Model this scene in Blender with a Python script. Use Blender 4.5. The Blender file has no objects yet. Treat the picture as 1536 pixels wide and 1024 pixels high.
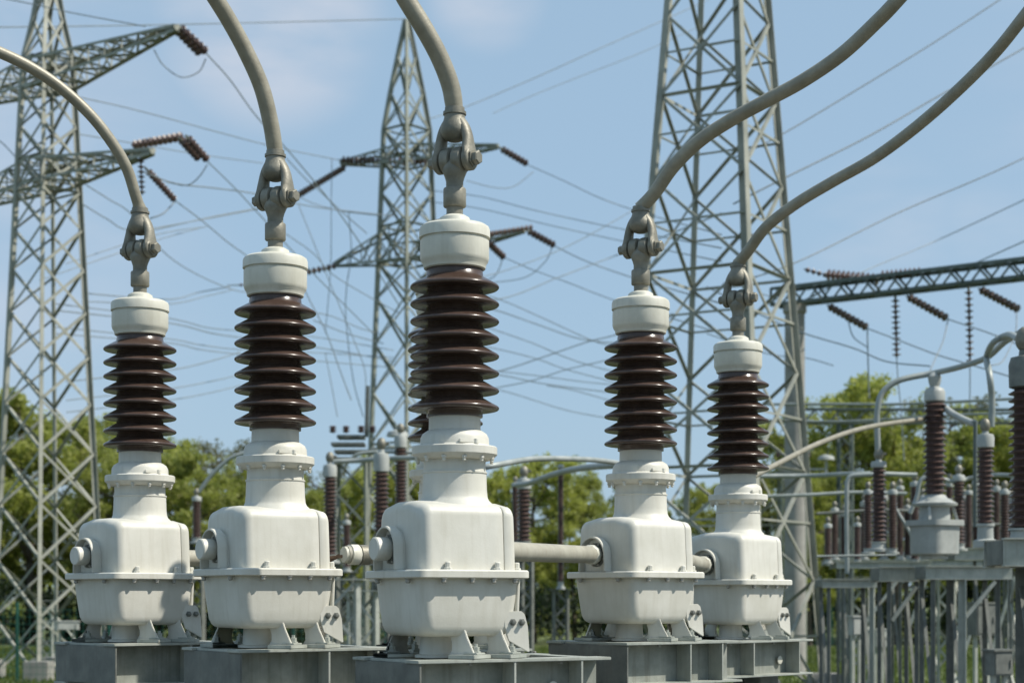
import bpy, bmesh, math, random
import numpy as np
from mathutils import Vector, Matrix

R = math.radians
rnd = random.Random(7)
S = bpy.context.scene
col = S.collection

# ------------------------------------------------------------------ camera, world, sun, exposure
FPX = 2600.0; CX = 768.0; HY = 897.0; EYE = 2.3
cd = bpy.data.cameras.new('camera'); cam = bpy.data.objects.new('camera', cd); col.objects.link(cam)
cam.location = (0, 0, EYE); cam.rotation_euler = (R(90), 0, 0)
cd.sensor_width = 36; cd.lens = FPX/1536*36; cd.shift_y = (HY-512)/1536
cd.clip_start = 0.1; cd.clip_end = 3000
cd.dof.use_dof = True; cd.dof.focus_distance = 11.0; cd.dof.aperture_fstop = 2.3
S.camera = cam

SUN_AZ, SUN_EL = R(79), R(51)      # azimuth from the viewer towards the right, elevation
SUN_DIR = Vector((math.sin(SUN_AZ)*math.cos(SUN_EL), -math.cos(SUN_AZ)*math.cos(SUN_EL), math.sin(SUN_EL)))
W = bpy.data.worlds.new('World'); S.world = W; W.use_nodes = True
nt = W.node_tree; nt.nodes.clear()
wo = nt.nodes.new('ShaderNodeOutputWorld'); bg = nt.nodes.new('ShaderNodeBackground')
sky = nt.nodes.new('ShaderNodeTexSky'); sky.sky_type = 'NISHITA'; sky.sun_disc = False
sky.sun_elevation = math.asin(SUN_DIR.z); sky.sun_rotation = math.atan2(SUN_DIR.x, SUN_DIR.y)
sky.air_density = 1.0; sky.dust_density = 1.3; sky.ozone_density = 1.6
bg.inputs['Strength'].default_value = 0.15
# thin procedural clouds in the sky direction
tc = nt.nodes.new('ShaderNodeTexCoord')
mp = nt.nodes.new('ShaderNodeMapping'); mp.inputs['Scale'].default_value = (1.0, 1.0, 3.0); mp.inputs['Location'].default_value = (0.3, 0.0, 0.0)
ns = nt.nodes.new('ShaderNodeTexNoise'); ns.inputs['Scale'].default_value = 9.0; ns.inputs['Detail'].default_value = 7; ns.inputs['Roughness'].default_value = 0.52
rp = nt.nodes.new('ShaderNodeValToRGB'); rp.color_ramp.elements[0].position = 0.30; rp.color_ramp.elements[1].position = 0.62
rp.color_ramp.elements[1].color = (0.6, 0.6, 0.6, 1)
mx = nt.nodes.new('ShaderNodeMixRGB'); mx.inputs[2].default_value = (4.9, 4.75, 5.0, 1)
nt.links.new(tc.outputs['Generated'], mp.inputs[0]); nt.links.new(mp.outputs[0], ns.inputs['Vector'])
def cloud_zone(px, py, inner, outer, amt):      # a patch of sky, as a direction from the ground
    d = Vector(((px-CX)/FPX, 1, (HY-py)/FPX)).normalized()
    v = nt.nodes.new('ShaderNodeVectorMath'); v.operation = 'DOT_PRODUCT'; v.inputs[1].default_value = d
    m_ = nt.nodes.new('ShaderNodeMapRange'); m_.interpolation_type = 'SMOOTHSTEP'
    m_.inputs['From Min'].default_value = math.cos(R(outer)); m_.inputs['From Max'].default_value = math.cos(R(inner)); m_.inputs['To Max'].default_value = amt*0.85
    nt.links.new(tc.outputs['Generated'], v.inputs[0]); nt.links.new(v.outputs['Value'], m_.inputs['Value']); return m_.outputs[0]
acc = None
for z_ in ((400, 20, 0.5, 4.2, 1.0), (40, -20, 0.5, 3.5, 0.6), (730, -15, 0.3, 2.2, 0.7), (1330, 355, 0.4, 3.0, 0.4), (1480, 345, 0.3, 2.0, 0.35), (-900, 200, 5, 25, 0.8), (2600, 100, 5, 22, 0.8)):
    o_ = cloud_zone(*z_)
    if acc is None: acc = o_
    else:
        a_ = nt.nodes.new('ShaderNodeMath'); a_.operation = 'MAXIMUM'; nt.links.new(acc, a_.inputs[0]); nt.links.new(o_, a_.inputs[1]); acc = a_.outputs[0]
mu = nt.nodes.new('ShaderNodeMath'); mu.operation = 'MULTIPLY'
nt.links.new(ns.outputs['Fac'], rp.inputs[0]); nt.links.new(rp.outputs[0], mu.inputs[0]); nt.links.new(acc, mu.inputs[1]); nt.links.new(mu.outputs[0], mx.inputs[0])
veil = nt.nodes.new('ShaderNodeMixRGB'); veil.inputs[0].default_value = 0.80; veil.inputs[2].default_value = (2.22, 3.22, 4.22, 1)   # thin even high haze
nt.links.new(sky.outputs[0], veil.inputs[1]); nt.links.new(veil.outputs[0], mx.inputs[1]); nt.links.new(mx.outputs[0], bg.inputs[0]); nt.links.new(bg.outputs[0], wo.inputs[0])

sl = bpy.data.lights.new('sun', 'SUN'); sl.energy = 5.0; sl.angle = R(0.5); sl.color = (1.0, 0.95, 0.86)
so = bpy.data.objects.new('sun', sl); col.objects.link(so); so.location = (20, -15, 40)
so.rotation_euler = SUN_DIR.to_track_quat('Z', 'Y').to_euler()
S.view_settings.view_transform = 'Standard'; S.view_settings.look = 'None'
S.view_settings.exposure = 0.13; S.view_settings.gamma = 1.0
S.cycles.use_denoising = True; S.cycles.max_bounces = 6

# ------------------------------------------------------------------ materials
def mat(name, c1, c2=None, rough=0.5, metal=0.0, scale=6.0, bump=0.0, bscale=60.0, streak=0.0, streakc=None, coat=0.0, detail=6, pos=(0.35, 0.7), trans=None):
    m = bpy.data.materials.new(name); m.use_nodes = True; t = m.node_tree; b = t.nodes['Principled BSDF']
    b.inputs['Roughness'].default_value = rough; b.inputs['Metallic'].default_value = metal
    b.inputs['Coat Weight'].default_value = coat; b.inputs['Coat Roughness'].default_value = 0.08
    c2 = c2 or c1
    tcn = t.nodes.new('ShaderNodeTexCoord'); oi = t.nodes.new('ShaderNodeObjectInfo'); vs_ = t.nodes.new('ShaderNodeVectorMath'); vs_.operation = 'MULTIPLY_ADD'
    vs_.inputs[1].default_value = (1, 1, 1); cmb = t.nodes.new('ShaderNodeMath'); cmb.operation = 'MULTIPLY'; cmb.inputs[1].default_value = 37.0     # every piece gets its own patch of the wear pattern
    t.links.new(oi.outputs['Random'], cmb.inputs[0]); t.links.new(tcn.outputs['Object'], vs_.inputs[0]); t.links.new(cmb.outputs[0], vs_.inputs[2])
    class co: outputs = {'Object': vs_.outputs[0]}
    n = t.nodes.new('ShaderNodeTexNoise'); n.inputs['Scale'].default_value = scale; n.inputs['Detail'].default_value = detail; n.inputs['Roughness'].default_value = 0.6
    t.links.new(co.outputs['Object'], n.inputs['Vector'])
    r = t.nodes.new('ShaderNodeValToRGB'); r.color_ramp.elements[0].position = pos[0]; r.color_ramp.elements[1].position = pos[1]
    r.color_ramp.elements[0].color = (*c1, 1); r.color_ramp.elements[1].color = (*c2, 1)
    t.links.new(n.outputs['Fac'], r.inputs[0]); out = r.outputs[0]
    if streak:
        mpn = t.nodes.new('ShaderNodeMapping'); mpn.inputs['Scale'].default_value = (14, 14, 0.9)
        n2 = t.nodes.new('ShaderNodeTexNoise'); n2.inputs['Scale'].default_value = 2.0; n2.inputs['Detail'].default_value = 5
        r2 = t.nodes.new('ShaderNodeValToRGB'); r2.color_ramp.elements[0].position = 0.5; r2.color_ramp.elements[1].position = 0.8
        r2.color_ramp.elements[1].color = (streak,)*3 + (1,)
        m2 = t.nodes.new('ShaderNodeMixRGB'); m2.inputs[2].default_value = (*(streakc or (0.3, 0.28, 0.22)), 1)
        t.links.new(co.outputs['Object'], mpn.inputs[0]); t.links.new(mpn.outputs[0], n2.inputs['Vector'])
        t.links.new(n2.outputs['Fac'], r2.inputs[0]); t.links.new(r2.outputs[0], m2.inputs[0]); t.links.new(out, m2.inputs[1]); out = m2.outputs[0]
    t.links.new(out, b.inputs['Base Color'])
    rr = t.nodes.new('ShaderNodeMapRange'); rr.inputs['To Min'].default_value = max(0.02, rough-0.07); rr.inputs['To Max'].default_value = min(1, rough+0.1)
    t.links.new(n.outputs['Fac'], rr.inputs['Value']); t.links.new(rr.outputs[0], b.inputs['Roughness'])
    if bump:
        n3 = t.nodes.new('ShaderNodeTexNoise'); n3.inputs['Scale'].default_value = bscale; n3.inputs['Detail'].default_value = 4
        bp = t.nodes.new('ShaderNodeBump'); bp.inputs['Strength'].default_value = bump; bp.inputs['Distance'].default_value = 0.01
        t.links.new(co.outputs['Object'], n3.inputs['Vector']); t.links.new(n3.outputs['Fac'], bp.inputs['Height']); t.links.new(bp.outputs[0], b.inputs['Normal'])
    if trans:
        tr = t.nodes.new('ShaderNodeBsdfTranslucent'); tr.inputs[0].default_value = (*trans, 1)
        ms = t.nodes.new('ShaderNodeMixShader'); ms.inputs[0].default_value = 0.5
        t.links.new(b.outputs[0], ms.inputs[1]); t.links.new(tr.outputs[0], ms.inputs[2])
        t.links.new(ms.outputs[0], t.nodes['Material Output'].inputs['Surface'])
    return m

PAINT = mat('white_paint', (0.54, 0.525, 0.455), (0.640, 0.625, 0.560), rough=0.5, scale=3.5, bump=0.06, bscale=90, streak=0.34, streakc=(0.40, 0.37, 0.29))
CAPP = mat('cap_paint', (0.53, 0.515, 0.43), (0.64, 0.625, 0.54), rough=0.45, scale=5, bump=0.05, bscale=90, streak=0.3, streakc=(0.38, 0.35, 0.27))
BROWN = mat('brown_porcelain', (0.046, 0.028, 0.021), (0.080, 0.052, 0.040), rough=0.22, scale=7, coat=0.0, streak=0.25, streakc=(0.13, 0.09, 0.07))
BROWNF = mat('far_porcelain', (0.065, 0.040, 0.034), (0.12, 0.075, 0.063), rough=0.35, scale=9, coat=0.3)
CAST = mat('cast_aluminium', (0.165, 0.155, 0.12), (0.27, 0.255, 0.205), rough=0.5, metal=0.3, scale=12, bump=0.16, bscale=70)
HOSE = mat('weathered_conductor', (0.235, 0.215, 0.16), (0.33, 0.305, 0.235), rough=0.45, metal=0.15, scale=9, bump=0.12, bscale=60)
PIPE = mat('pipe_sleeve', (0.28, 0.265, 0.215), (0.39, 0.375, 0.305), rough=0.6, scale=5, bump=0.1, streak=0.3, streakc=(0.25, 0.2, 0.13))
STEEL = mat('galvanised_steel', (0.30, 0.32, 0.28), (0.44, 0.45, 0.40), rough=0.55, metal=0.2, scale=5, bump=0.08, streak=0.45, streakc=(0.20, 0.19, 0.15))
DSTEEL = mat('dull_steel', (0.12, 0.127, 0.115), (0.21, 0.217, 0.19), rough=0.6, metal=0.2, scale=6, bump=0.1, streak=0.4, streakc=(0.12, 0.11, 0.09))
MSTEEL = mat('shaded_weathered_steel', (0.20, 0.215, 0.185), (0.33, 0.34, 0.30), rough=0.6, metal=0.15, scale=6, bump=0.12, bscale=40, streak=0.6, streakc=(0.13, 0.12, 0.09))  # weathered beam steel for the webs, base tone darkened for shade under the flange
BOLT = mat('bolt_steel', (0.26, 0.25, 0.22), (0.4, 0.39, 0.35), rough=0.45, metal=0.4, scale=30)
LATL = mat('tower_steel_light', (0.235, 0.24, 0.20), (0.36, 0.36, 0.305), rough=0.6, metal=0.1, scale=1.5)
LATD = mat('tower_steel_green', (0.18, 0.195, 0.16), (0.28, 0.29, 0.24), rough=0.6, metal=0.1, scale=1.5)
LATG = mat('gantry_steel', (0.085, 0.11, 0.10), (0.15, 0.175, 0.155), rough=0.6, metal=0.1, scale=1.5)
CONC = mat('concrete', (0.24, 0.23, 0.21), (0.34, 0.33, 0.30), rough=0.85, scale=2.5, bump=0.3, bscale=20, streak=0.4, streakc=(0.17, 0.16, 0.14))
WIRE = mat('wire', (0.17, 0.20, 0.22), (0.24, 0.27, 0.29), rough=0.6, metal=0.2, scale=2)
DARK = mat('dark_gap', (0.03, 0.03, 0.03), rough=0.8)
GREENP = mat('green_fence_paint', (0.02, 0.10, 0.07), (0.03, 0.14, 0.10), rough=0.5, scale=3)
GREYW = mat('far_grey_paint', (0.30, 0.315, 0.295), (0.42, 0.43, 0.40), rough=0.5, scale=4, streak=0.3)
LEAF1 = mat('leaf_fresh', (0.29, 0.32, 0.065), (0.42, 0.44, 0.11), rough=0.6, scale=0.5, trans=(0.34, 0.38, 0.07))
LEAF2 = mat('leaf_olive', (0.235, 0.26, 0.055), (0.36, 0.38, 0.095), rough=0.6, scale=0.5, trans=(0.28, 0.32, 0.06))
LEAF3 = mat('leaf_grey', (0.18, 0.19, 0.11), (0.27, 0.27, 0.17), rough=0.7, scale=0.5, trans=(0.14, 0.15, 0.07))
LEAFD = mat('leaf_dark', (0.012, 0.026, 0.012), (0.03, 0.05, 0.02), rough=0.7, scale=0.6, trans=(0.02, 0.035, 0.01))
BARK = mat('bark', (0.07, 0.055, 0.04), (0.13, 0.11, 0.085), rough=0.9, scale=4, bump=0.5, bscale=12)
GRASS = mat('grass_ground', (0.07, 0.095, 0.022), (0.13, 0.155, 0.045), rough=0.9, scale=0.6, bump=0.6, bscale=9, detail=10)

# ------------------------------------------------------------------ mesh builder
def basis(p0, p1, up=Vector((0, 0, 1))):
    d = (p1-p0); L = d.length; d = d/L if L else Vector((0, 0, 1))
    u = Vector(up) - d*Vector(up).dot(d)
    if u.length < 1e-4:
        u = Vector((0, 1, 0)) - d*d.y
        if u.length < 1e-4: u = Vector((1, 0, 0))
    u.normalize(); s = d.cross(u)
    return d, u, s, L

class MB:
    def __init__(s): s.v = []; s.f = []
    def add(s, vs, fs, M=None):
        k = len(s.v)
        s.v += [tuple(M @ Vector(p)) if M else tuple(p) for p in vs]
        s.f += [tuple(i+k for i in f) for f in fs]
        return s
    def box(s, c, d, M=None):
        x, y, z = c; a, b, h = d[0]/2, d[1]/2, d[2]/2
        vs = [(x+i*a, y+j*b, z+k*h) for k in (-1, 1) for j in (-1, 1) for i in (-1, 1)]
        return s.add(vs, [(0, 2, 3, 1), (4, 5, 7, 6), (0, 1, 5, 4), (2, 6, 7, 3), (0, 4, 6, 2), (1, 3, 7, 5)], M)
    def prism(s, poly, vec, M=None):          # poly: list of 3d pts, extruded by vec
        n = len(poly); P = [Vector(p) for p in poly]; v = Vector(vec)
        vs = P + [p+v for p in P]
        fs = [tuple(range(n))[::-1], tuple(range(n, 2*n))] + [(i, (i+1) % n, n+(i+1) % n, n+i) for i in range(n)]
        return s.add(vs, fs, M)
    def bar(s, p0, p1, w, h=None, up=(0, 0, 1)):
        p0 = Vector(p0); p1 = Vector(p1); h = h or w
        d, u, sd, L = basis(p0, p1, up)
        q = [(-w/2, -h/2), (w/2, -h/2), (w/2, h/2), (-w/2, h/2)]
        return s.prism([p0+sd*a+u*b for a, b in q], d*L)
    def angle(s, p0, p1, w, t, up=(0, 0, 1), flip=1):   # L-section bar
        p0 = Vector(p0); p1 = Vector(p1)
        d, u, sd, L = basis(p0, p1, up)
        sd = sd*flip
        q = [(0, 0), (w, 0), (w, -t), (t, -t), (t, -w), (0, -w)]
        q = [(a-w*0.35, b+w*0.35) for a, b in q]
        return s.prism([p0+sd*a+u*b for a, b in q], d*L)
    def lathe(s, prof, n=32, M=None, cap=True):
        vs = []; fs = []
        for r, z in prof:
            for i in range(n):
                a = 2*math.pi*i/n; vs.append((r*math.cos(a), r*math.sin(a), z))
        m = len(prof)
        for j in range(m-1):
            for i in range(n):
                a, b = j*n+i, j*n+(i+1) % n
                fs.append((a, b, b+n, a+n))
        if cap:
            fs.append(tuple(range(n))[::-1]); fs.append(tuple(range((m-1)*n, m*n)))
        return s.add(vs, fs, M)
    def tube(s, pts, r, n=10, ry=None, up=(0.31, 0.2, 0.93)):
        pts = [Vector(p) for p in pts]; m = len(pts)
        rs = r if isinstance(r, (list, tuple)) else [r]*m
        vs = []; U = None
        for i, p in enumerate(pts):
            d = (pts[min(i+1, m-1)]-pts[max(i-1, 0)]).normalized()
            if U is None:
                U = Vector(up) - d*Vector(up).dot(d); U.normalize()
            else:
                U = U - d*U.dot(d); U.normalize()
            V = d.cross(U)
            for k in range(n):
                a = 2*math.pi*k/n
                vs.append(p + U*math.cos(a)*rs[i] + V*math.sin(a)*(rs[i] if ry is None else ry))
        fs = [(j*n+k, j*n+(k+1) % n, (j+1)*n+(k+1) % n, (j+1)*n+k) for j in range(m-1) for k in range(n)]
        fs.append(tuple(range(n))[::-1]); fs.append(tuple(range((m-1)*n, m*n)))
        return s.add(vs, fs)
    def rrect(s, levels, n=7, M=None):   # levels (z, half_x, half_y, corner_r [,cx, cy])
        vs = []; c = 4*n
        for lv in levels:
            z, a, b, r = lv[:4]; ox, oy = (lv[4], lv[5]) if len(lv) > 4 else (0, 0)
            r = min(r, a*0.999, b*0.999)
            for q, (sx, sy) in enumerate(((1, 1), (-1, 1), (-1, -1), (1, -1))):
                for k in range(n):
                    t = math.pi/2*(q+k/(n-1))
                    vs.append((ox+sx*(a-r)+r*math.cos(t), oy+sy*(b-r)+r*math.sin(t), z))
        fs = [(j*c+k, j*c+(k+1) % c, (j+1)*c+(k+1) % c, (j+1)*c+k) for j in range(len(levels)-1) for k in range(c)]
        fs.append(tuple(range(c))[::-1]); fs.append(tuple(range((len(levels)-1)*c, len(levels)*c)))
        return s.add(vs, fs, M)
    def build(s, name, m, parent=None, bevel=0, smooth=True, ang=38):
        me = bpy.data.meshes.new(name); me.from_pydata(s.v, [], s.f); me.materials.append(m)
        bm = bmesh.new(); bm.from_mesh(me)
        bmesh.ops.recalc_face_normals(bm, faces=bm.faces)
        if bevel:
            es = [e for e in bm.edges if len(e.link_faces) == 2 and e.calc_face_angle(0) > R(40)]
            bmesh.ops.bevel(bm, geom=es, offset=bevel, segments=2, affect='EDGES', clamp_overlap=True)
        bm.to_mesh(me); bm.free()
        if smooth:
            me.polygons.foreach_set('use_smooth', [True]*len(me.polygons)); me.set_sharp_from_angle(angle=R(ang))
        o = bpy.data.objects.new(name, me); col.objects.link(o)
        if parent: o.parent = parent
        return o

def tag(o, label=None, cat=None, group=None, kind=None):
    if label: o['label'] = label
    if cat: o['category'] = cat
    if group: o['group'] = group
    if kind: o['kind'] = kind
    return o
def empty(name, loc=(0, 0, 0), rz=0.0):
    o = bpy.data.objects.new(name, None); col.objects.link(o); o.location = loc; o.rotation_euler = (0, 0, rz); o.empty_display_size = 0.2
    return o
def copy_tree(o, parent=None):
    c = o.copy(); col.objects.link(c)
    if parent: c.parent = parent
    for ch in [x for x in list(bpy.data.objects) if x.parent == o]:
        copy_tree(ch, c)
    return c
def P(px, py, Y): return Vector(((px-CX)*Y/FPX, Y, EYE-(py-HY)*Y/FPX))
def spline(pts, k=8):
    pts = [Vector(p) for p in pts]
    Q = [pts[0]*2-pts[1]] + pts + [pts[-1]*2-pts[-2]]; out = []
    for i in range(1, len(Q)-2):
        a, b, c, d = Q[i-1:i+3]
        for j in range(k):
            t = j/k
            out.append(0.5*((2*b)+(c-a)*t+(2*a-5*b+4*c-d)*t*t+(3*b-a-3*c+d)*t**3))
    out.append(pts[-1]); return out
def RZ(a): return Matrix.Rotation(a, 4, 'Z')
AX = Matrix.Rotation(R(90), 4, 'Y')     # lathe axis z -> x

# ------------------------------------------------------------------ ground
g = MB(); g.add([(-900, -60, 0), (900, -60, 0), (900, 1500, 0), (-900, 1500, 0)], [(0, 1, 2, 3)])
tag(g.build('ground', GRASS, smooth=False), kind='structure')
g = MB(); g.add([(-40, -40, 0.004), (40, -40, 0.004), (40, 29, 0.004), (-40, 29, 0.004)], [(0, 1, 2, 3)])
tag(g.build('bounce_gravel', mat('gravel', (0.060, 0.060, 0.045), (0.125, 0.122, 0.092), rough=0.95, scale=14, bump=0.8, bscale=30, detail=12), smooth=False), kind='structure')  # unseen gravel ground, added and kept dark to tune bounce light on the units

# ------------------------------------------------------------------ instrument transformers
def hexbolt(mb, x, y, z, r, h, M=None):
    T = Matrix.Translation((x, y, z))
    if M: T = T @ M
    mb.lathe([(r*1.5, 0), (r*1.5, h*0.25), (r, h*0.26), (r, h*0.9), (r*0.85, h)], 6, T)

def shed_profile(z0, z1, n, rc, rs, pitch_top=0.075):
    pr = []; p = (z1-z0)/(n-1); k = p/0.101
    pr.append((rc, z0-0.055*k))
    for i in range(n):
        z = z0+i*p
        pr += [(rc, z-0.022*k), (rc+0.010, z-0.014*k), (rs-0.02, z-0.017*k), (rs-0.007, z-0.014*k), (rs-0.001, z-0.008*k), (rs, z-0.001*k), (rs-0.003, z+0.005*k), (rs-0.009, z+0.010*k), (rs-0.022, z+0.017*k),
               (rs-0.045, z+0.030*k), (rc+0.020, z+0.047*k), (rc+0.004, z+0.056*k)]
    pr.append((rc-0.002, z1+0.11*k))
    return pr

BX, BY = -0.060, -0.01          # tank centre against the bushing axis
def make_transformer():
    t = empty('instrument_transformer')
    # lower tank
    b = MB(); b.rrect([(0.127, 0.235, 0.215, 0.07), (0.129, 0.258, 0.238, 0.075), (0.138, 0.275, 0.255, 0.078), (0.154, 0.288, 0.268, 0.075), (0.185, 0.297, 0.277, 0.07), (0.25, 0.304, 0.284, 0.065), (0.32, 0.310, 0.290, 0.06), (0.452, 0.320, 0.300, 0.055)],
                      M=Matrix.Translation((BX, BY, 0)))
    low = b.build('tank', PAINT, t)
    # rim flange
    f = MB(); f.rrect([(0.452, 0.362, 0.342, 0.060), (0.458, 0.370, 0.350, 0.065), (0.492, 0.370, 0.350, 0.065), (0.500, 0.362, 0.342, 0.060)], M=Matrix.Translation((BX, BY, 0)))
    fl = f.build('rim_flange', PAINT, t)
    for x, y, up in ((-0.16, -0.327, 1), (0.16, -0.327, 1), (-0.2, -0.327, 0), (0.12, -0.327, 0), (-0.02, -0.327, 0), (0.26, -0.327, 0), (0.325, -0.1, 0), (0.325, 0.12, 0), (-0.345, -0.18, 0), (-0.345, 0.2, 0), (0.325, -0.26, 1)):
        m = MB()
        if up: m.lathe([(0.026, 0.500), (0.026, 0.512), (0.018, 0.514), (0.018, 0.540), (0.013, 0.545)], 8, Matrix.Translation((BX+x, BY+y+0.018, 0)))
        else: m.lathe([(0.009, 0.424), (0.015, 0.430), (0.015, 0.446), (0.02, 0.4475), (0.02, 0.4521)], 8, Matrix.Translation((BX+x, BY+y-0.005, 0)))
        m.build('flange_bolt', PAINT if up else BOLT, fl)
    # upper cover, main portion and end cover with a seam between them
    c = MB(); ml = -0.300; seam = 0.215
    def body(mb, x0, x1, r, rl):
        cx = (x0+x1)/2; a = (x1-x0)/2
        mb.rrect([(0.4995, a+0.006, 0.290, r, cx, 0), (0.60, a+0.002, 0.286, r, cx, 0), (0.78, a-0.006, 0.278, r, cx, 0), (0.815, a-0.012, 0.272, r, cx, 0), (0.845, a-0.026, 0.258, r, cx, 0), (0.868, a-0.052, 0.235, r, cx, 0),
                  (0.885, a-0.088, 0.20, r*0.9, cx+0.0, 0)], M=Matrix.Translation((BX, BY, 0)))
    # seam is a real groove: body built once, with narrow waist ring near the right end
    def ring(x, k):   # cross-section loop in the y-z plane
        ht, hb = 0.877*k + (1-k)*0.70, 0.4995
        hw = 0.286
        pts = []
        for i in range(6):   # bottom left upward
            pts.append((-hw*k-(1-k)*0.0, hb+(0.78-hb)*i/5))
        return pts
    def section(x, inset, drop=0.0, n=7):
        r = 0.062; pts = []
        wb, wt = 0.292-inset, 0.276-inset; zt = 0.868-inset-drop
        pts.append((x, -wb, 0.4995)); pts.append((x, -wb+0.004, 0.60)); pts.append((x, -wb+0.010, 0.70))
        for i in range(n):
            a = math.pi-(math.pi/2)*i/(n-1)
            pts.append((x, -(wt-r)+r*math.cos(a), zt-r+r*math.sin(a)))
        pts.append((x, -0.10, zt+0.022)); pts.append((x, 0.10, zt+0.022))
        for i in range(n):
            a = math.pi/2-(math.pi/2)*i/(n-1)
            pts.append((x, (wt-r)+r*math.cos(a), zt-r+r*math.sin(a)))
        pts.append((x, wb-0.010, 0.70)); pts.append((x, wb-0.004, 0.60)); pts.append((x, wb, 0.4995))
        return pts
    def loft(mb, secs):
        n = len(secs[0]); vs = [p for s_ in secs for p in s_]
        fs = [(j*n+k, j*n+k+1, (j+1)*n+k+1, (j+1)*n+k) for j in range(len(secs)-1) for k in range(n-1)]
        fs += [(j*n+n-1, j*n, (j+1)*n, (j+1)*n+n-1) for j in range(len(secs)-1)]
        fs.append(tuple(range(n))); fs.append(tuple(range((len(secs)-1)*n, len(secs)*n))[::-1])
        mb.add([(p[0]+BX, p[1]+BY, p[2]) for p in vs], fs)
    ss = []
    for i in range(8):          # rounded left edge
        a = R(90)*i/7; ss.append(section(-0.300+0.070*(1-math.sin(a)), 0.070*(1-math.cos(a)) if i < 7 else 0.0))
    ss = [section(-0.300+0.058*(1-math.cos(R(90)*i/8)), 0.058*(1-math.sin(R(90)*i/8))) for i in range(9)]
    ss += [section(x, 0) for x in (-0.12, 0.02, 0.15, seam-0.008)] + [section(seam-0.003, 0.002), section(seam-0.0025, 0.016)]
    loft(c, ss); c.build('tank_cover', PAINT, t, ang=50)
    e = MB(); ss = [section(seam-0.002, 0.017), section(seam+0.003, 0.017), section(seam+0.004, 0.004, 0.004), section(seam+0.010, 0.001, 0.002)]
    ss += [section(0.262+0.038*math.sin(R(90)*i/6), 0.001+0.038*(1-math.cos(R(90)*i/6)), 0.003) for i in range(7)]
    loft(e, ss); e.build('end_cover', PAINT, t, ang=50)
    # neck
    n_ = MB(); n_.lathe([(0.225, 0.86), (0.214, 0.888), (0.198, 0.903), (0.190, 0.922), (0.186, 0.96), (0.183, 1.055), (0.188, 1.058), (0.188, 1.066), (0.180, 1.069), (0.178, 1.10), (0.180, 1.158)], 48)
    n_.build('neck', PAINT, t)
    k = MB(); k.lathe([(0.205, 1.135), (0.222, 1.142), (0.238, 1.158), (0.246, 1.166), (0.246, 1.206), (0.240, 1.212), (0.206, 1.216), (0.200, 1.222), (0.197, 1.262), (0.185, 1.285), (0.160, 1.302), (0.150, 1.306), (0.148, 1.392), (0.140, 1.393)], 56)
    nf = k.build('neck_flange', PAINT, t)
    for i in range(12):
        a = R(15+30*i); m = MB(); m.lathe([(0.007, 1.118), (0.011, 1.122), (0.011, 1.136), (0.016, 1.137), (0.016, 1.150)], 6, Matrix.Translation((0.221*math.cos(a), 0.221*math.sin(a), 0)))
        m.build('neck_bolt', PAINT, nf)
    l = MB(); l.box((0.0, 0, 0), (0.10, 0.018, 0.022), Matrix.Translation((-0.03, -0.193, 1.232))); l.lathe([(0.016, 0), (0.016, 0.03)], 10, Matrix.Translation((0.03, -0.195, 1.217)))
    l.build('name_lug', PAINT, nf, bevel=0.004)
    # brown bushing
    s = MB(); s.lathe(shed_profile(1.437, 2.135, 8, 0.162, 0.257), 96); s.build('porcelain_insulator', BROWN, t, ang=60)
    # cap
    p = MB(); p.lathe([(0.168, 2.232), (0.178, 2.238), (0.182, 2.262), (0.192, 2.275), (0.199, 2.296), (0.199, 2.396), (0.190, 2.400), (0.190, 2.410), (0.205, 2.413), (0.204, 2.460), (0.198, 2.476), (0.180, 2.488),
                       (0.105, 2.503), (0.092, 2.508), (0.086, 2.530), (0.062, 2.545), (0.050, 2.546)], 64)
    p.build('top_cap', CAPP, t, ang=30)
    # stem, collar, eye
    q = MB(); q.lathe([(0.048, 2.54), (0.048, 2.592), (0.062, 2.594), (0.066, 2.600), (0.066, 2.695), (0.062, 2.702), (0.050, 2.706), (0.050, 2.74), (0.058, 2.768), (0.072, 2.80), (0.070, 2.83), (0.045, 2.87)], 32)
    q.build('terminal_stem', CAST, t)
    for sx in (-1, 1):
        m = MB()
        m.lathe([(0.058, 0), (0.072, 0.006), (0.075, 0.02), (0.073, 0.058), (0.062, 0.066)], 28, Matrix.Translation((0, 0, 2.862)) @ Matrix.Translation((sx*0.006, 0, 0)) @ Matrix.Rotation(R(90*sx), 4, 'Y'))
        m.build('eye_lug', CAST, t)
    # side boss: arch plate, plug
    def arch(mb, x0, x1, r, zc=0.62, yc=0.04, zb=0.4990):
        pts = [(x0, yc-r*1.05, zb), (x0, yc-r*1.02, zc-0.04)] + [(x0, yc-r*math.cos(R(180)*i/18), zc+r*math.sin(R(180)*i/18)) for i in range(19)] + [(x0, yc+r*1.02, zc-0.04), (x0, yc+r*1.05, zb)]
        mb.prism(pts, (x1-x0, 0, 0))
    a = MB(); arch(a, -0.325+BX+0.035-0.035, -0.27+BX, 0.118); ao = a.build('side_boss', PAINT, t, bevel=0.006)
    a = MB(); arch(a, -0.352+BX, -0.322+BX, 0.130)
    # hollow rim: a curved fin round the boss
    fin = MB(); ri, ro = 0.118, 0.130; x0 = -0.378+BX; x1 = -0.318+BX
    arcs = [(-math.cos(R(180)*i/24), math.sin(R(180)*i/24)) for i in range(25)]
    out = [(0.04+ro*-1.04, 0.5005)]+[(0.04+ro*cx_, 0.62+ro*sz) for cx_, sz in arcs]+[(0.04+ro*1.04, 0.5005)]
    inn = [(0.04+ri*-1.04, 0.5005)]+[(0.04+ri*cx_, 0.62+ri*sz) for cx_, sz in arcs]+[(0.04+ri*1.04, 0.5005)]
    n = len(out); vs = [(x, y, z) for x in (x0, x1) for loop in (out, inn) for y, z in loop]; fs = []
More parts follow.
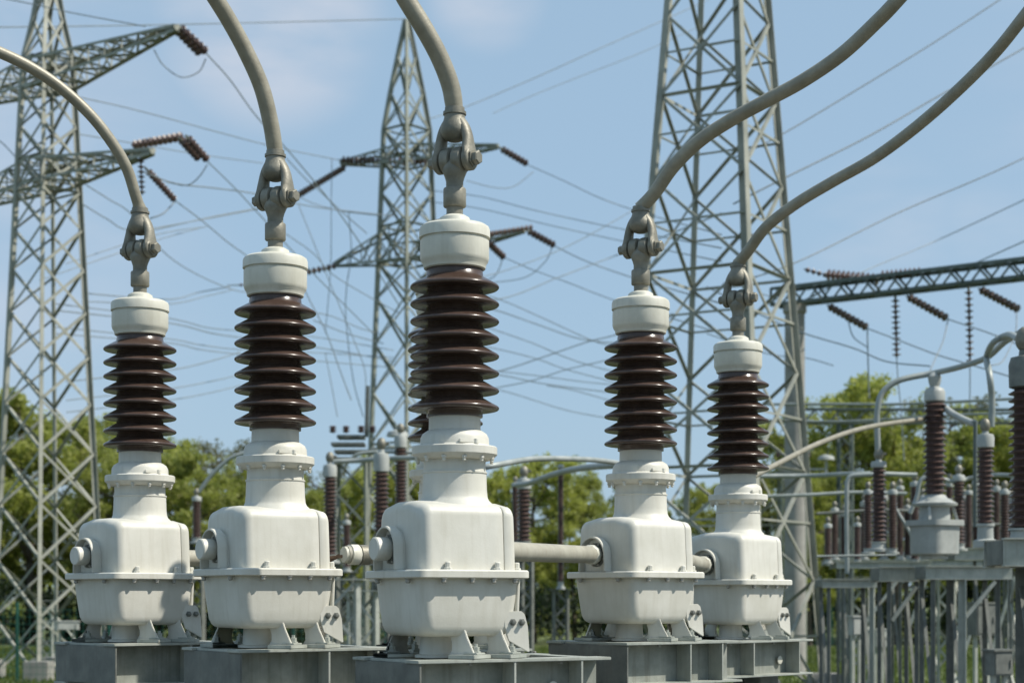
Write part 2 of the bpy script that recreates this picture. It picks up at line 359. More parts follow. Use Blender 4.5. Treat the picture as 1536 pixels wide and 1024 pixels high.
    for i in range(n-1):
        fs += [(i, i+1, n+i+1, n+i), (2*n+i, 3*n+i, 3*n+i+1, 2*n+i+1), (i, 2*n+i, 2*n+i+1, i+1), (n+i, n+i+1, 3*n+i+1, 3*n+i)]
    fs += [(0, n, 3*n, 2*n), (n-1, 3*n-1, 4*n-1, 2*n-1)]
    fin.add(vs, fs); fin.build('curved_fin', PAINT, ao, bevel=0.003)
    m = MB(); T = Matrix.Translation((-0.318+BX, 0.04, 0.62)) @ Matrix.Rotation(R(-90), 4, 'Y')
    m.lathe([(0.085, 0), (0.085, 0.012), (0.070, 0.016), (0.070, 0.03)], 28, T); m.build('gasket_ring', DSTEEL, ao)
    for i in range(8):
        b_ = R(22+45*i); m = MB(); hexbolt(m, 0, 0, 0, 0.009, 0.014, T @ Matrix.Translation((0.077*math.cos(b_), 0.077*math.sin(b_), 0.010)).normalized() if False else T @ Matrix.Translation((0.077*math.cos(b_), 0.077*math.sin(b_), 0.010)))
        m.build('ring_bolt', BOLT, ao)
    # pedestal under the tank
    m = MB(); m.lathe([(0.125, 0.004), (0.125, 0.018), (0.098, 0.024), (0.092, 0.120), (0.10, 0.135)], 40, Matrix.Translation((BX-0.07, -0.02, 0))); m.build('pedestal', PAINT, t)
    # feet
    def foot(x, y, rz, plate=False):
        M = Matrix.Translation((x, y, 0)) @ RZ(rz)      # outward is local -y
        f_ = MB()
        prof = [(0.075, 0.31), (0.058, 0.31), (0.030, 0.23), (-0.010, 0.12), (-0.055, 0.030), (-0.07, 0.026), (-0.07, 0.020), (0.110, 0.020), (0.090, 0.05), (0.090, 0.09), (0.105, 0.145), (0.12, 0.20)]
        f_.prism([(-0.008, a_, z_) for a_, z_ in prof], (0.016, 0, 0), M)
        if plate: f_.prism([(0.0, 0.03, 0.028), (0.15, 0.03, 0.028), (0.14, 0.05, 0.20), (0.11, 0.06, 0.26), (0.0, 0.07, 0.27)], (0, 0.012, 0), M)
        if plate: f_.prism([(0.142, a_, z_) for a_, z_ in [(0.06, 0.24), (0.03, 0.22), (-0.03, 0.12), (-0.06, 0.028), (0.12, 0.028), (0.12, 0.2)]], (0.014, 0, 0), M)
        fo = f_.build('foot', PAINT, t, bevel=0.003)
        q_ = MB(); q_.box((0.02, -0.01, 0.014), (0.19, 0.17, 0.022), M); q_.box((0.03, -0.035, 0.0305), (0.10, 0.09, 0.012), M); q_.build('foot_pad', STEEL, fo, bevel=0.003)
        q_ = MB(); q_.lathe([(0.030, 0.0364), (0.030, 0.044), (0.022, 0.0445), (0.022, 0.068), (0.012, 0.070), (0.012, 0.085)], 6, M @ Matrix.Translation((0.045, -0.035, 0))); q_.build('anchor_bolt', STEEL, fo)
        if plate:
            for bx_, bz_ in ((0.045, 0.19), (0.095, 0.19)):
                q_ = MB(); q_.lathe([(0.022, 0), (0.022, 0.008), (0.015, 0.009), (0.015, 0.022)], 6, M @ Matrix.Translation((bx_, 0.043, bz_)) @ Matrix.Rotation(R(90), 4, 'X')); q_.build('foot_bolt', BOLT, fo)
    foot(-0.085, -0.285, R(30)); foot(0.150, -0.285, R(30))
    Mb = Matrix.Translation((0.232, -0.300, 0)) @ RZ(R(-8)); q_ = MB()
    q_.prism([(-0.045, 0, 0.10), (0.075, 0, 0.035), (0.085, 0, 0.035), (0.075, 0, 0.18), (0.055, 0, 0.25), (0.035, 0, 0.268), (-0.075, 0, 0.268), (-0.07, 0, 0.18)], (0, 0.012, 0), Mb)
    br = q_.build('bracket', PAINT, t, bevel=0.003)
    for bx_ in (-0.02, 0.035):
        q_ = MB(); q_.lathe([(0.021, 0), (0.021, 0.007), (0.014, 0.008), (0.014, 0.024), (0.008, 0.026)], 6, Mb @ Matrix.Translation((bx_, 0.0, 0.205)) @ Matrix.Rotation(R(90), 4, 'X')); q_.build('bracket_bolt', DSTEEL, br); foot(-0.30, 0.19, R(-90)); foot(0.30, -0.06, R(90))
    m = MB(); m.tube([(0.272, -0.215, 0.20), (0.285, -0.22, 0.26), (0.290, -0.225, 0.451)], 0.013, 10); m.build('drain_pipe', PAINT, t); foot(-0.05, 0.275, R(180))
    return t

Hbase = EYE-0.34
FIT = {1: (0.030, 0.977), 2: (0.030, 0.990), 3: (0, 1), 4: (0.042, 0.967), 5: (0.0, 0.990), 6: (0, 1)}   # base height offset, height factor
UN = {  # px of the bushing axis, depth, yaw, label
 1: (210, 12.38, 44, 'white instrument transformer with brown ribbed bushing, outermost on the left beside the lattice tower'),
 2: (413, 10.95, 35, 'white instrument transformer with brown bushing, second from the left, with round side plug'),
 3: (682, 10.00, 31, 'largest and nearest white instrument transformer, standing in the middle of the row'),
 4: (961, 12.24, 40, 'white instrument transformer whose left side takes the thick sleeved pipe coming from the nearest one'),
 5: (1107, 14.44, 47, 'smallest of the five large white transformers, last on the right beside the tall lattice mast'),
 6: (668, 11.85, 33, 'white transformer almost hidden behind the nearest one, only its brown sheds peep out'),
}
proto = make_transformer(); units = {}
# conductor fitting: yoke with two arms and a pin, plus the tube that rises from it
def make_yoke(parent, yaw):
    M = RZ(R(-30)-yaw)
    b = MB(); b.lathe([(0.030, 2.972), (0.055, 2.982), (0.075, 3.004), (0.083, 3.03), (0.080, 3.06), (0.066, 3.09), (0.061, 3.11), (0.060, 3.124), (0.067, 3.126), (0.067, 3.142), (0.058, 3.144), (0.057, 3.166), (0.052, 3.168)], 32)
    y = b.build('yoke', CAST, parent)
    for sx in (-1, 1):
        a = MB()
        pts = spline([M @ Vector(v) for v in ((sx*0.030, 0, 3.095), (sx*0.066, 0, 3.045), (sx*0.088, 0, 2.985), (sx*0.096, 0, 2.92), (sx*0.101, 0, 2.88), (sx*0.101, 0, 2.84), (sx*0.100, 0, 2.82))], 6)
        up = M.to_3x3() @ Vector((1, 0, 0))
        n = len(pts); rs = [0.024+0.0*i for i in range(n)]
        # flat elliptic section: thin along the pin axis, wide across it
        vs = []; NN = 14
        for i, p_ in enumerate(pts):
            d = (pts[min(i+1, n-1)]-pts[max(i-1, 0)]).normalized(); U = (up-d*up.dot(d)).normalized(); V = d.cross(U)
            t_ = i/(n-1); w = 0.043+0.024*max(0, math.sin(math.pi*min(1, max(0, (t_-0.35)/0.65)))) ; th = 0.031-0.003*t_
            if i == n-1: w *= 0.5; th *= 0.6
            for k in range(NN):
                an = 2*math.pi*k/NN; vs.append(p_+U*math.cos(an)*th+V*math.sin(an)*w)
        fs = [(j*NN+k, j*NN+(k+1) % NN, (j+1)*NN+(k+1) % NN, (j+1)*NN+k) for j in range(n-1) for k in range(NN)]
        fs += [tuple(range(NN))[::-1], tuple(range((n-1)*NN, n*NN))]
        a.add(vs, fs)
        a.lathe([(0.05, 0), (0.066, 0.006), (0.068, 0.012), (0.068, 0.034), (0.060, 0.043), (0.045, 0.046)], 28, Matrix.Translation((0, 0, 2.862)) @ M @ Matrix.Translation((sx*0.0775, 0, 0)) @ Matrix.Rotation(R(90*sx), 4, 'Y'))
        a.build('yoke_arm', CAST, parent, ang=42)
    m = MB(); T = Matrix.Translation((0, 0, 2.862)) @ M
    m.lathe([(0.030, 0.079), (0.030, 0.125), (0.052, 0.126), (0.054, 0.131), (0.052, 0.134), (0.041, 0.1345), (0.041, 0.162), (0.034, 0.168)], 6, T @ AX)
    m.build('pin_bolt', CAST, parent); m = MB()
    m.lathe([(0.026, -0.170), (0.034, -0.165), (0.034, -0.133), (0.046, -0.132), (0.046, -0.124), (0.030, -0.123), (0.028, -0.081)], 6, T @ AX)
    m.build('pin_nut', CAST, parent)

HOSES = {
 1: (0.0, [(208, 318), (203, 292), (190, 252), (168, 214), (135, 172), (90, 131), (45, 101), (0, 79), (-60, 55), (-200, 15)], 12.38, 11.6, 0.040, 'beige tubular conductor arching from the left edge down to the outermost left transformer'),
 2: (0.0, [(411, 222), (406, 185), (392, 130), (368, 76), (343, 30), (318, -10), (285, -60), (200, -170)], 10.95, 10.4, 0.051, 'beige tubular conductor rising from the second transformer and leaving at the top left'),
 3: (0.0, [(681, 158), (676, 130), (661, 90), (640, 50), (612, 4), (582, -45), (500, -160)], 10.0, 9.7, 0.053, 'thickest beige tubular conductor rising from the nearest central transformer'),
 4: (0.0, [(969, 322), (983, 288), (1010, 250), (1050, 211), (1100, 178), (1150, 151), (1205, 121), (1262, 82), (1312, 36), (1352, -6), (1450, -120)], 12.24, 11.0, 0.048, 'dark beige tubular conductor curving up to the top right from the pipe-fed transformer'),
 5: (0.0, [(1113, 402), (1124, 374), (1150, 340), (1195, 305), (1250, 272), (1310, 238), (1370, 194), (1430, 142), (1490, 82), (1540, 20), (1640, -110)], 14.44, 12.4, 0.046, 'dark beige tubular conductor sweeping to the right edge from the smallest large transformer'),
}
for i, (px, Z, yaw, lab) in UN.items():
    u = proto if i == 1 else copy_tree(proto)
    X = (px-CX)*Z/FPX
    u.location = (X, Z, Hbase+FIT[i][0]); u.scale = (1, 1, FIT[i][1]); u.rotation_euler = (0, 0, R(yaw)); units[i] = (X, Z, R(yaw))
    for ch in bpy.data.objects:
        if ch.parent == u and ch.name.startswith('eye_lug'): ch.rotation_euler = (0, 0, R(-30)-R(yaw))
    tag(u, lab, 'transformer', 'white instrument transformers in the foreground')
# the eye lugs and yokes follow the camera-facing yaw of the photo, so build yokes in world orientation
for i in range(1, 6):
    X, Z, ya = units[i]
    _, pts, z0, z1, r, lab = HOSES[i]
    t = empty('tubular_conductor', (X, Z, Hbase+FIT[i][0]), ya); t.scale = (1, 1, FIT[i][1])
    tag(t, lab, 'conductor', 'thick beige tubular conductors above the transformers')
    make_yoke(t, ya)
    n = len(pts); w = []
    inv = (Matrix.Translation((X, Z, Hbase+FIT[i][0])) @ RZ(ya) @ Matrix.Diagonal((1, 1, FIT[i][1], 1))).inverted()
    top = Vector((0, 0, 3.155))
    lp = [top] + [inv @ P(x, y, z0+(z1-z0)*(k/(n-1))**1.3) for k, (x, y) in enumerate(pts) if k > 0]
    sp = spline(lp, 12)
    m = MB(); m.tube(sp, [0.052 if j == 0 else (0.050+(r-0.050)*min(1, j/6)) for j in range(len(sp))], 28)
    m.build('tube', HOSE, t, ang=60)

def loc2w(i, x, y, z):
    X, Z, a = units[i]; return Vector((X+x*math.cos(a)-y*math.sin(a), Z+x*math.sin(a)+y*math.cos(a), Hbase+FIT[i][0]+z*FIT[i][1]))
# side plugs on those whose left boss takes no pipe
def plug(i, L, lab):
    p0 = loc2w(i, -0.36, 0.04, 0.62); p1 = loc2w(i, -0.36-L, 0.04, 0.62)
    m = MB(); return p0, p1
plugmb = MB(); plugmb.lathe([(0.060, 0), (0.062, 0.004), (0.066, 0.010), (0.066, 0.088), (0.060, 0.094)], 32, Matrix.Translation((-0.348+BX, 0.04, 0.62)) @ Matrix.Rotation(R(-90), 4, 'Y'))
roots = {i: o for i, o in zip(UN, [x for x in col.objects if x.name.startswith('instrument_transformer')])}
pm = None
for i, u in roots.items():
    if i in (1, 2, 3):
        if pm is None: pm = plugmb.build('side_plug', PAINT, u)
        else:
            c_ = pm.copy(); col.objects.link(c_); c_.parent = u
# right hand bosses (behind) + pipes
def pipe(a, b, r, lab, end_nut=True, grp='sleeved pipes between the transformers'):
    t = empty('connecting_pipe', a); tag(t, lab, 'pipe', grp)
    a = Vector(a); b = Vector(b); d = (b-a).normalized(); L = (b-a).length; z = Vector((0, 0, 0))
    m = MB(); m.tube([z+d*0.02, d*(L-0.02)], r, 28); m.build('sleeve', PIPE, t)
    m = MB(); m.tube([z, d*0.17], r*0.88, 28); m.tube([d*0.17, d*0.24], r*1.12, 28); m.build('collar', CAST, t)
    q = d.to_track_quat('Z', 'Y').to_matrix().to_4x4()
    m = MB(); m.lathe([(r*1.05, L-0.11), (r*1.18, L-0.10), (r*1.18, L-0.045), (r*1.0, L-0.04), (r*0.9, L)], 10, q); m.build('end_nut', CAPP, t)
    return t
pipe(loc2w(3, 0.255, 0.04, 0.62), loc2w(4, -0.345+BX, 0.04, 0.62), 0.059, 'long beige sleeved pipe running from the nearest transformer to the next one on its right')
pipe(loc2w(4, 0.255, 0.04, 0.62), loc2w(5, -0.345+BX, 0.04, 0.62), 0.059, 'short beige pipe entering the left side of the smallest large transformer')
pipe(loc2w(1, 1.35, 0.04, 0.62), loc2w(1, 0.255, 0.04, 0.62), 0.059, 'stub of pale pipe seen between the two leftmost transformers')
e6 = loc2w(6, -0.76, 0.04, 0.63)
t6 = pipe(loc2w(6, -0.345+BX, 0.04, 0.63), e6, 0.060, 'blunt pipe end with brown linkage, sticking out left of the nearest transformer')
m = MB(); o_ = e6-Vector(t6.location)
m.bar(o_+Vector((0.02, 0.05, 0.02)), o_+Vector((-0.17, 0.1, -0.07)), 0.03, 0.022); m.bar(o_+Vector((0.0, 0.02, -0.01)), o_+Vector((-0.2, 0.03, -0.03)), 0.02, 0.02)
m.build('linkage', mat('rusty_steel', (0.13, 0.075, 0.045), (0.22, 0.15, 0.10), rough=0.8, scale=20, bump=0.3), t6, bevel=0.003)

# ------------------------------------------------------------------ steel frames under the transformers
def frame(i, x0, x1, lab, dark=True):
    X, Z, a = units[i]
    t = empty('support_frame', (X, Z, Hbase+FIT[i][0]), a); tag(t, lab, 'steel frame', 'steel frames carrying the transformers')
    y0, y1 = -0.40, 0.42; cx = (x0+x1)/2; cy = (y0+y1)/2; lx = x1-x0; ly = y1-y0
    # top flange plates: ring of four plates plus cross plate
    m = MB()
    for yy in (y0+0.08, y1-0.08): m.box((cx, yy, -0.008), (lx, 0.16, 0.018))
    m.build('top_flange', STEEL, t, bevel=0.003)
    m = MB()
    for xx in (x0+0.09, x1-0.09, -0.02, 0.25): m.box((xx, cy, -0.009), (0.12, ly-0.322, 0.016))
    m.build('cross_plate', STEEL, t, bevel=0.002)
    m = MB()
    for yy in (y0+0.145, y1-0.145): m.box((cx+0.01, yy, -0.147), (lx-0.05, 0.014, 0.26))
    m.build('web', MSTEEL, t)
    m = MB()
    for yy in (y0+0.08, y1-0.08): m.box((cx, yy, -0.285), (lx, 0.16, 0.016))
    m.build('bottom_flange', STEEL, t, bevel=0.003)
    m = MB(); m.box((x0+0.02, cy, -0.147), (0.014, ly-0.02, 0.259))
    m.build('end_plate', DSTEEL if dark else STEEL, t, bevel=0.002)  # darker steel puts the shade of the left end into its colour
    for xs in (x1-0.20, x0+0.62):
        m = MB(); m.box((xs, y0+0.070, -0.147), (0.012, 0.132, 0.259)); m.build('stiffener', STEEL, t)
    for xx in (x0+0.15, x1-0.25):
        m = MB(); h = Hbase+FIT[i][0]-0.293
        for s_ in (-1, 1): m.box((xx, cy+s_*0.13, -0.2935-h/2), (0.26, 0.018, h))
        m.box((xx, cy, -0.2935-h/2), (0.014, 0.24, h)); m.build('column', DSTEEL, t, bevel=0.002)
        m = MB(); m.box((xx, cy, -Hbase-FIT[i][0]+0.06), (0.5, 0.5, 0.16)); m.build('footing', CONC, t, bevel=0.01)
    if i in (3, 5):
        m = MB(); m.lathe([(0.034, 0), (0.034, 0.004), (0.030, 0.006)], 24, Matrix.Translation((x1-0.33, y0+0.113, -0.17)) @ Matrix.Rotation(R(90), 4, 'X')); m.build('lit_hole_disc', CAPP, t)  # pale disc stands in for a web hole with bright background behind
    for k in range(3):
        m = MB(); hexbolt(m, x0+0.35+0.3*k, y0+0.05, -0.034, 0.012, 0.015); m.build('flange_bolt', BOLT, t)
frame(1, -0.45, 0.62, 'grey steel frame under the outermost left transformer')
frame(2, -0.45, 0.72, 'grey steel frame under the second transformer from the left')
frame(3, -0.45, 0.82, 'grey steel beam frame under the nearest transformer, its flange reaching out to the right')
frame(4, -0.52, 0.62, 'steel frame under the transformer that the long sleeved pipe enters')
frame(5, -0.95, 0.52, 'steel frame under the smallest large transformer, ending at the right beside the lattice mast')
frame(6, -0.45, 0.45, 'steel frame hidden behind the nearest transformer')

# ------------------------------------------------------------------ lattice work
def tower(name, X, Y, yaw, levels, lw, bw, m_leg, lab, rings=(), second=False, concrete=True, near=1.0):
    t = empty(name, (X, Y, 0)); tag(t, lab, 'lattice tower')
    def corner(k, lv): a = yaw+math.pi/2*k; return Vector((lv[1]*math.cos(a), lv[1]*math.sin(a), lv[0]))
    for k in range(4):
        m = MB(); a = yaw+math.pi/2*k
        for j in range(len(levels)-1):
            A, B = corner(k, levels[j]), corner(k, levels[j+1])
            up = Vector((math.cos(a+math.pi/4), math.sin(a+math.pi/4), 0))
            lk = lw*(near if k == 0 else 1); m.angle(A, B, lk, lk*0.14, up, -1)
        m.build('leg', m_leg, t, smooth=False)
        if concrete:
            c_ = corner(k, levels[0]); q = MB(); q.box((c_.x, c_.y, 0.25), (0.7, 0.7, 0.6)); q.build('footing', CONC, t, bevel=0.02)
    for k in range(4):
        m = MB(); nrm = Vector((math.cos(yaw+math.pi/2*k+math.pi/4), math.sin(yaw+math.pi/2*k+math.pi/4), 0))
        for j in range(len(levels)-1):
            A0, B0 = corner(k, levels[j]), corner((k+1) % 4, levels[j]); A1, B1 = corner(k, levels[j+1]), corner((k+1) % 4, levels[j+1])
            if levels[j][1] < 0.15 and levels[j+1][1] < 0.15: continue
            m.angle(A0, B1, bw, bw*0.16, nrm); m.angle(B0+nrm*-0.02, A1+nrm*-0.02, bw, bw*0.16, nrm, -1)
            if second:
                w0 = (A0-B0).length; w1 = (A1-B1).length; s_ = w0/(w0+w1)
                C = A0.lerp(B1, s_)
                AL = A0.lerp(A1, s_); BL = B0.lerp(B1, s_)
                m.angle(AL, C, bw*0.7, bw*0.12, nrm); m.angle(BL, C, bw*0.7, bw*0.12, nrm)
                pass
            if j in rings: m.angle(A0, B0, bw, bw*0.16, (0, 0, 1))
        m.build('bracing', m_leg, t, smooth=False)
    return t
def crossarm(t, dirv, L, z_top, z_bot, tipz, w0, m_, bw, n=6, w1=0.12, d1=0.12, side0=0.0):
    d = Vector((dirv[0], dirv[1], 0)).normalized(); s_ = Vector((-d.y, d.x, 0))
    def q(f, sd, top):
        w = w0+(w1-w0)*f; zt = z_top+(tipz+d1-z_top)*f; zb = z_bot+(tipz-z_bot)*f
        p = d*(side0+L*f)+s_*(sd*w/2); return Vector((p.x, p.y, zt if top else zb))
    m = MB()
    for sd in (-1, 1):
        for top in (0, 1): m.angle(q(0, sd, top), q(1, sd, top), bw*1.4, bw*0.2, (0, 0, 1), sd)
    for i in range(n):
        f0, f1 = i/n, (i+1)/n
        for sd in (-1, 1):
            a, b = (q(f0, sd, 0), q(f1, sd, 1)) if i % 2 else (q(f0, sd, 1), q(f1, sd, 0))
            m.angle(a, b, bw, bw*0.18, s_); m.angle(q(f1, sd, 0), q(f1, sd, 1), bw*0.8, bw*0.15, s_)
        for top in (0, 1):
            a, b = (q(f0, -1, top), q(f1, 1, top)) if i % 2 else (q(f0, 1, top), q(f1, -1, top))
            m.angle(a, b, bw, bw*0.18, (0, 0, 1)); m.angle(q(f1, -1, top), q(f1, 1, top), bw*0.8, bw*0.15, (0, 0, 1))
    m.bar(q(1, -1, 0)+d*0.0, q(1, 1, 1), bw*1.6, bw*2)
    return m.build('crossarm', m_, t, smooth=False)
def ylev(ys, hs, Y): return [(max(0.0, EYE+(HY-y)*Y/FPX), h) for y, h in zip(ys, hs)]
# left tower
LY = 50.0; LX = (72-CX)*LY/FPX
ys = [1016, 925, 840, 758, 680, 605, 535, 468, 405, 345, 288, 240, 190, 135, 90]
lev = [(max(0, EYE+(HY-y)*LY/FPX), 0.70+(y-90)*0.0010) for y in ys] + [(EYE+(HY-30)*LY/FPX, 0.42), (EYE+(HY+30)*LY/FPX, 0.22), (EYE+(HY+85)*LY/FPX, 0.05)]
LT = tower('lattice_tower', LX, LY, R(-84), lev, 0.13, 0.068, LATL, 'grey lattice tower with two crossarms at the left edge, behind the outermost left transformer', rings=(10, 11, 13, 14))
D45 = Vector((0.72, -0.69))
crossarm(LT, D45, 6.5, EYE+15.45, EYE+14.65, EYE+14.95, 1.25, LATL, 0.055, 9, side0=-0.2)
crossarm(LT, -D45, 6.5, EYE+15.5, EYE+14.7, EYE+15.25, 1.25, LATL, 0.055, 9, side0=-0.2)
crossarm(LT, D45, 5.4, EYE+12.6, EYE+11.9, EYE+11.9, 1.35, LATL, 0.055, 7, side0=-0.2)
crossarm(LT, -D45, 7.0, EYE+12.6, EYE+11.9, EYE+12.0, 1.35, LATL, 0.055, 9, side0=-0.2)
# middle tower
MY = 70.0; MX = (610-CX)*MY/FPX
ys = [982, 900, 820, 742, 666, 590, 517, 448, 395, 340, 290, 240, 195]
lev = [(max(0, EYE+(HY-y)*MY/FPX), 0.93+(y-200)*0.0011) for y in ys] + [(EYE+(HY-140)*MY/FPX, 0.66), (EYE+(HY-85)*MY/FPX, 0.36), (EYE+(HY-30)*MY/FPX, 0.05)]
MT = tower('lattice_tower', MX, MY, R(-86), lev, 0.15, 0.078, LATD, 'green-grey lattice tower with a pointed peak, seen behind the nearest transformer', rings=(4, 8, 9, 11, 12))
dm = Vector((3.72, -1.3))
crossarm(MT, dm, 3.9, EYE+18.2, EYE+17.5, EYE+17.85, 1.3, LATD, 0.055, 5)
crossarm(MT, -dm, 2.9, EYE+18.2, EYE+17.5, EYE+17.75, 1.3, LATD, 0.055, 4)
crossarm(MT, (0.8, -0.6), 5.9, EYE+14.2, EYE+13.5, EYE+14.05, 1.4, LATD, 0.055, 7)
crossarm(MT, (-0.98, 0.15), 3.0, EYE+15.2, EYE+13.6, EYE+13.5, 1.5, LATD, 0.055, 5)
# right tall mast
RY = 40.0; RX = (1078-CX)*RY/FPX
ys = [1046, 870, 705, 555, 415, 275, 150, 30, -90, -210]
lev = [(max(0, EYE+(HY-y)*RY/FPX), 1.20+y*0.00136) for y in ys] + [(EYE+(HY+420)*RY/FPX, 0.6)]
RT = tower('lattice_tower', RX, RY, R(-76), lev, 0.145, 0.068, LATL, 'tall lattice mast rising out of the top of the picture behind the two right transformers', rings=(2, 4, 6), second=True, near=1.7)

# ------------------------------------------------------------------ gantry at the right
G0 = P(1163, 455, 52.0); gd = Vector((6.1, -4.6, 0)).normalized()
gt = empty('gantry', (G0.x, G0.y, 0)); tag(gt, 'dark green truss gantry beam on a round concrete column, right of the tall mast', 'gantry')
def box_truss(parent, p0, d, L, w, h, n, m_, bw):
    s_ = Vector((-d.y, d.x, 0)); m = MB()
    def q(f, a, b): return p0+d*(L*f)+s_*(a*w/2)+Vector((0, 0, b*h))
    for a in (-1, 1):
        for b in (0, 1): m.angle(q(0, a, b), q(1, a, b), bw*1.3, bw*0.25, (0, 0, 1 if b else -1), a)
    for i in range(n):
        f0, f1, fm = i/n, (i+1)/n, (i+0.5)/n
        for a in (-1, 1):
            m.angle(q(f0, a, 0), q(fm, a, 1), bw*0.8, bw*0.18, s_); m.angle(q(fm, a, 1), q(f1, a, 0), bw*0.8, bw*0.18, s_)
        for b in (0, 1): m.angle(q(f0, -1, b), q(fm, 1, b), bw*0.8, bw*0.15, (0, 0, 1)); m.angle(q(fm, 1, b), q(f1, -1, b), bw*0.8, bw*0.15, (0, 0, 1))
    for a in (-1, 1): m.bar(q(0, a, 0), q(0, a, 1), bw, bw); m.bar(q(1, a, 0), q(1, a, 1), bw, bw)
    return m.build('truss_beam', m_, parent, smooth=False)
box_truss(gt, Vector((0, 0, EYE+8.75)), gd, 22.0, 0.55, 0.50, 26, LATG, 0.075)
for cx_, r_ in ((0.65, 0.32), (21.0, 0.32)):
    m = MB(); p_ = gd*cx_; m.lathe([(r_*1.12, 0), (r_, 0.3), (r_*0.92, EYE+8.45), (r_*1.1, EYE+8.5), (r_*1.1, EYE+8.74)], 24, Matrix.Translation((p_.x, p_.y, 0))); m.build('column', CONC, gt)

# ------------------------------------------------------------------ insulator strings and wires
def istring(p0, p1, r, n, lab, grp, clear=0.12):
    p0 = Vector(p0); p1 = Vector(p1); t = empty('insulator_string', p0); tag(t, lab, 'insulator string', grp)
    d = p1-p0; L = d.length; q = d.to_track_quat('Z', 'Y').to_matrix().to_4x4()
    a, b = L*clear, L*(1-clear*0.6); pr = []; n = max(3, int(n*0.85))
    for i in range(n):
        z = a+(b-a)*i/(n-1); s_ = (b-a)/(n-1)
        pr += [(r*0.24, z-s_*0.2), (r*0.9, z-s_*0.08), (r, z+s_*0.02), (r*0.4, z+s_*0.18), (r*0.24, z+s_*0.4)]
    m = MB(); m.lathe(pr, 14, q); m.build('discs', BROWNF, t)
    m = MB(); m.lathe([(r*0.3, -0.05), (r*0.3, a), (r*0.2, a+0.001), (r*0.2, b), (r*0.4, b+0.02), (r*0.3, L)], 8, q); m.build('end_fitting', DSTEEL, t)
    return t
def wire(pts, r, lab, grp='overhead wires', name='overhead_wire', k=8, m_=None):
    w = [P(*p) if not isinstance(p, Vector) else p for p in pts]
    sp = spline(w, k) if len(w) > 2 else [w[0].lerp(w[1], i/4) for i in range(5)]
    m = MB(); m.tube(sp, r, 6); o = m.build(name, m_ or WIRE)
    return tag(o, lab, 'wire', grp)
LA = P(275, 47, 45.6)
sg = 'strings hanging from the left tower'
istring(P(264, 44, 45.8), P(300, 80, 47.0), 0.13, 8, 'brown insulator string at the tip of the upper crossarm, left twin', sg)
istring(P(268, 40, 45.7), P(309, 78, 47.0), 0.13, 8, 'brown insulator string at the tip of the upper crossarm, right twin', sg)
istring(P(200, 218, 47.8), P(272, 205, 46.5), 0.13, 12, 'brown insulator string lying level on top of the left tower lower crossarm', sg, 0.05)
istring(P(270, 208, 46.5), P(298, 238, 47.5), 0.12, 8, 'brown insulator string beyond the lower crossarm end, left twin', sg)
istring(P(280, 205, 46.5), P(311, 240, 47.5), 0.12, 8, 'brown insulator string beyond the lower crossarm end, right twin', sg)
istring(P(211, 236, 47.0), P(213, 292, 47.0), 0.10, 9, 'brown insulator string hanging straight down below the left tower lower crossarm', sg)
istring(P(219, 253, 47.3), P(263, 301, 48.6), 0.11, 11, 'brown insulator string slanting down to the right under the left tower lower crossarm', sg)
sm = 'strings at the middle tower'
istring(P(512, 240, 70.5), P(640, 243, 69.5), 0.17, 24, 'long level brown insulator string across the middle tower upper crossarm', sm, 0.03)
istring(P(517, 251, 70.8), P(447, 293, 69.0), 0.14, 18, 'long brown insulator string pulling down to the left of the middle tower', sm, 0.04)
istring(P(507, 398, 70.4), P(452, 410, 69.0), 0.13, 9, 'short brown insulator string left of the middle tower lower crossarm tip', sm)
istring(P(750, 222, 68.6), P(791, 246, 70.0), 0.15, 9, 'brown insulator string at the right tip of the middle tower upper crossarm', sm)
istring(P(790, 345, 66.3), P(832, 368, 67.5), 0.15, 9, 'brown insulator string at the right tip of the middle tower lower crossarm', sm)
istring(P(728, 360, 67.0), P(756, 386, 68.5), 0.15, 8, 'brown insulator string just right of the nearest transformer cap', sm)
istring(P(730, 352, 66.8), P(798, 341, 65.6), 0.12, 14, 'brown insulator string lying on the middle tower lower right crossarm', sm, 0.04)
istring(P(430, 425, 69.0), P(340, 428, 69.0), 0.06, 3, 'small dark spacer fitting on a wire left of the second transformer cap', sm, 0.4)
sgg = 'strings at the gantry beam'
istring(P(1343, 446, 49.6), P(1345, 535, 49.6), 0.13, 14, 'brown insulator string hanging straight down from the gantry, left of two', sgg, 0.06)
istring(P(1453, 432, 48.2), P(1455, 545, 48.2), 0.12, 15, 'brown insulator string hanging straight down from the gantry, right of two', sgg, 0.06)
istring(P(1243, 459, 51.0), P(1300, 491, 49.6), 0.12, 11, 'slanting brown insulator string nearest the concrete column', sgg, 0.07)
istring(P(1362, 445, 49.3), P(1420, 477, 48.0), 0.12, 11, 'slanting brown insulator string under the gantry between the two vertical strings', sgg, 0.07)
istring(P(1470, 434, 48.0), P(1528, 464, 46.7), 0.12, 11, 'slanting brown insulator string under the gantry nearest the right edge', sgg, 0.07)
istring(P(1240, 412, 51.3), P(1318, 419, 50.4), 0.17, 14, 'thick brown insulator string lying on top of the gantry near the column', sgg, 0.04)
istring(P(1322, 412, 50.0), P(1380, 407, 49.4), 0.13, 11, 'brown insulator string lying on top of the gantry above the left vertical string', sgg, 0.04)
istring(P(1208, 404, 52.5), P(1240, 413, 51.5), 0.08, 5, 'short brown insulator string in the air left of the gantry top', sgg)

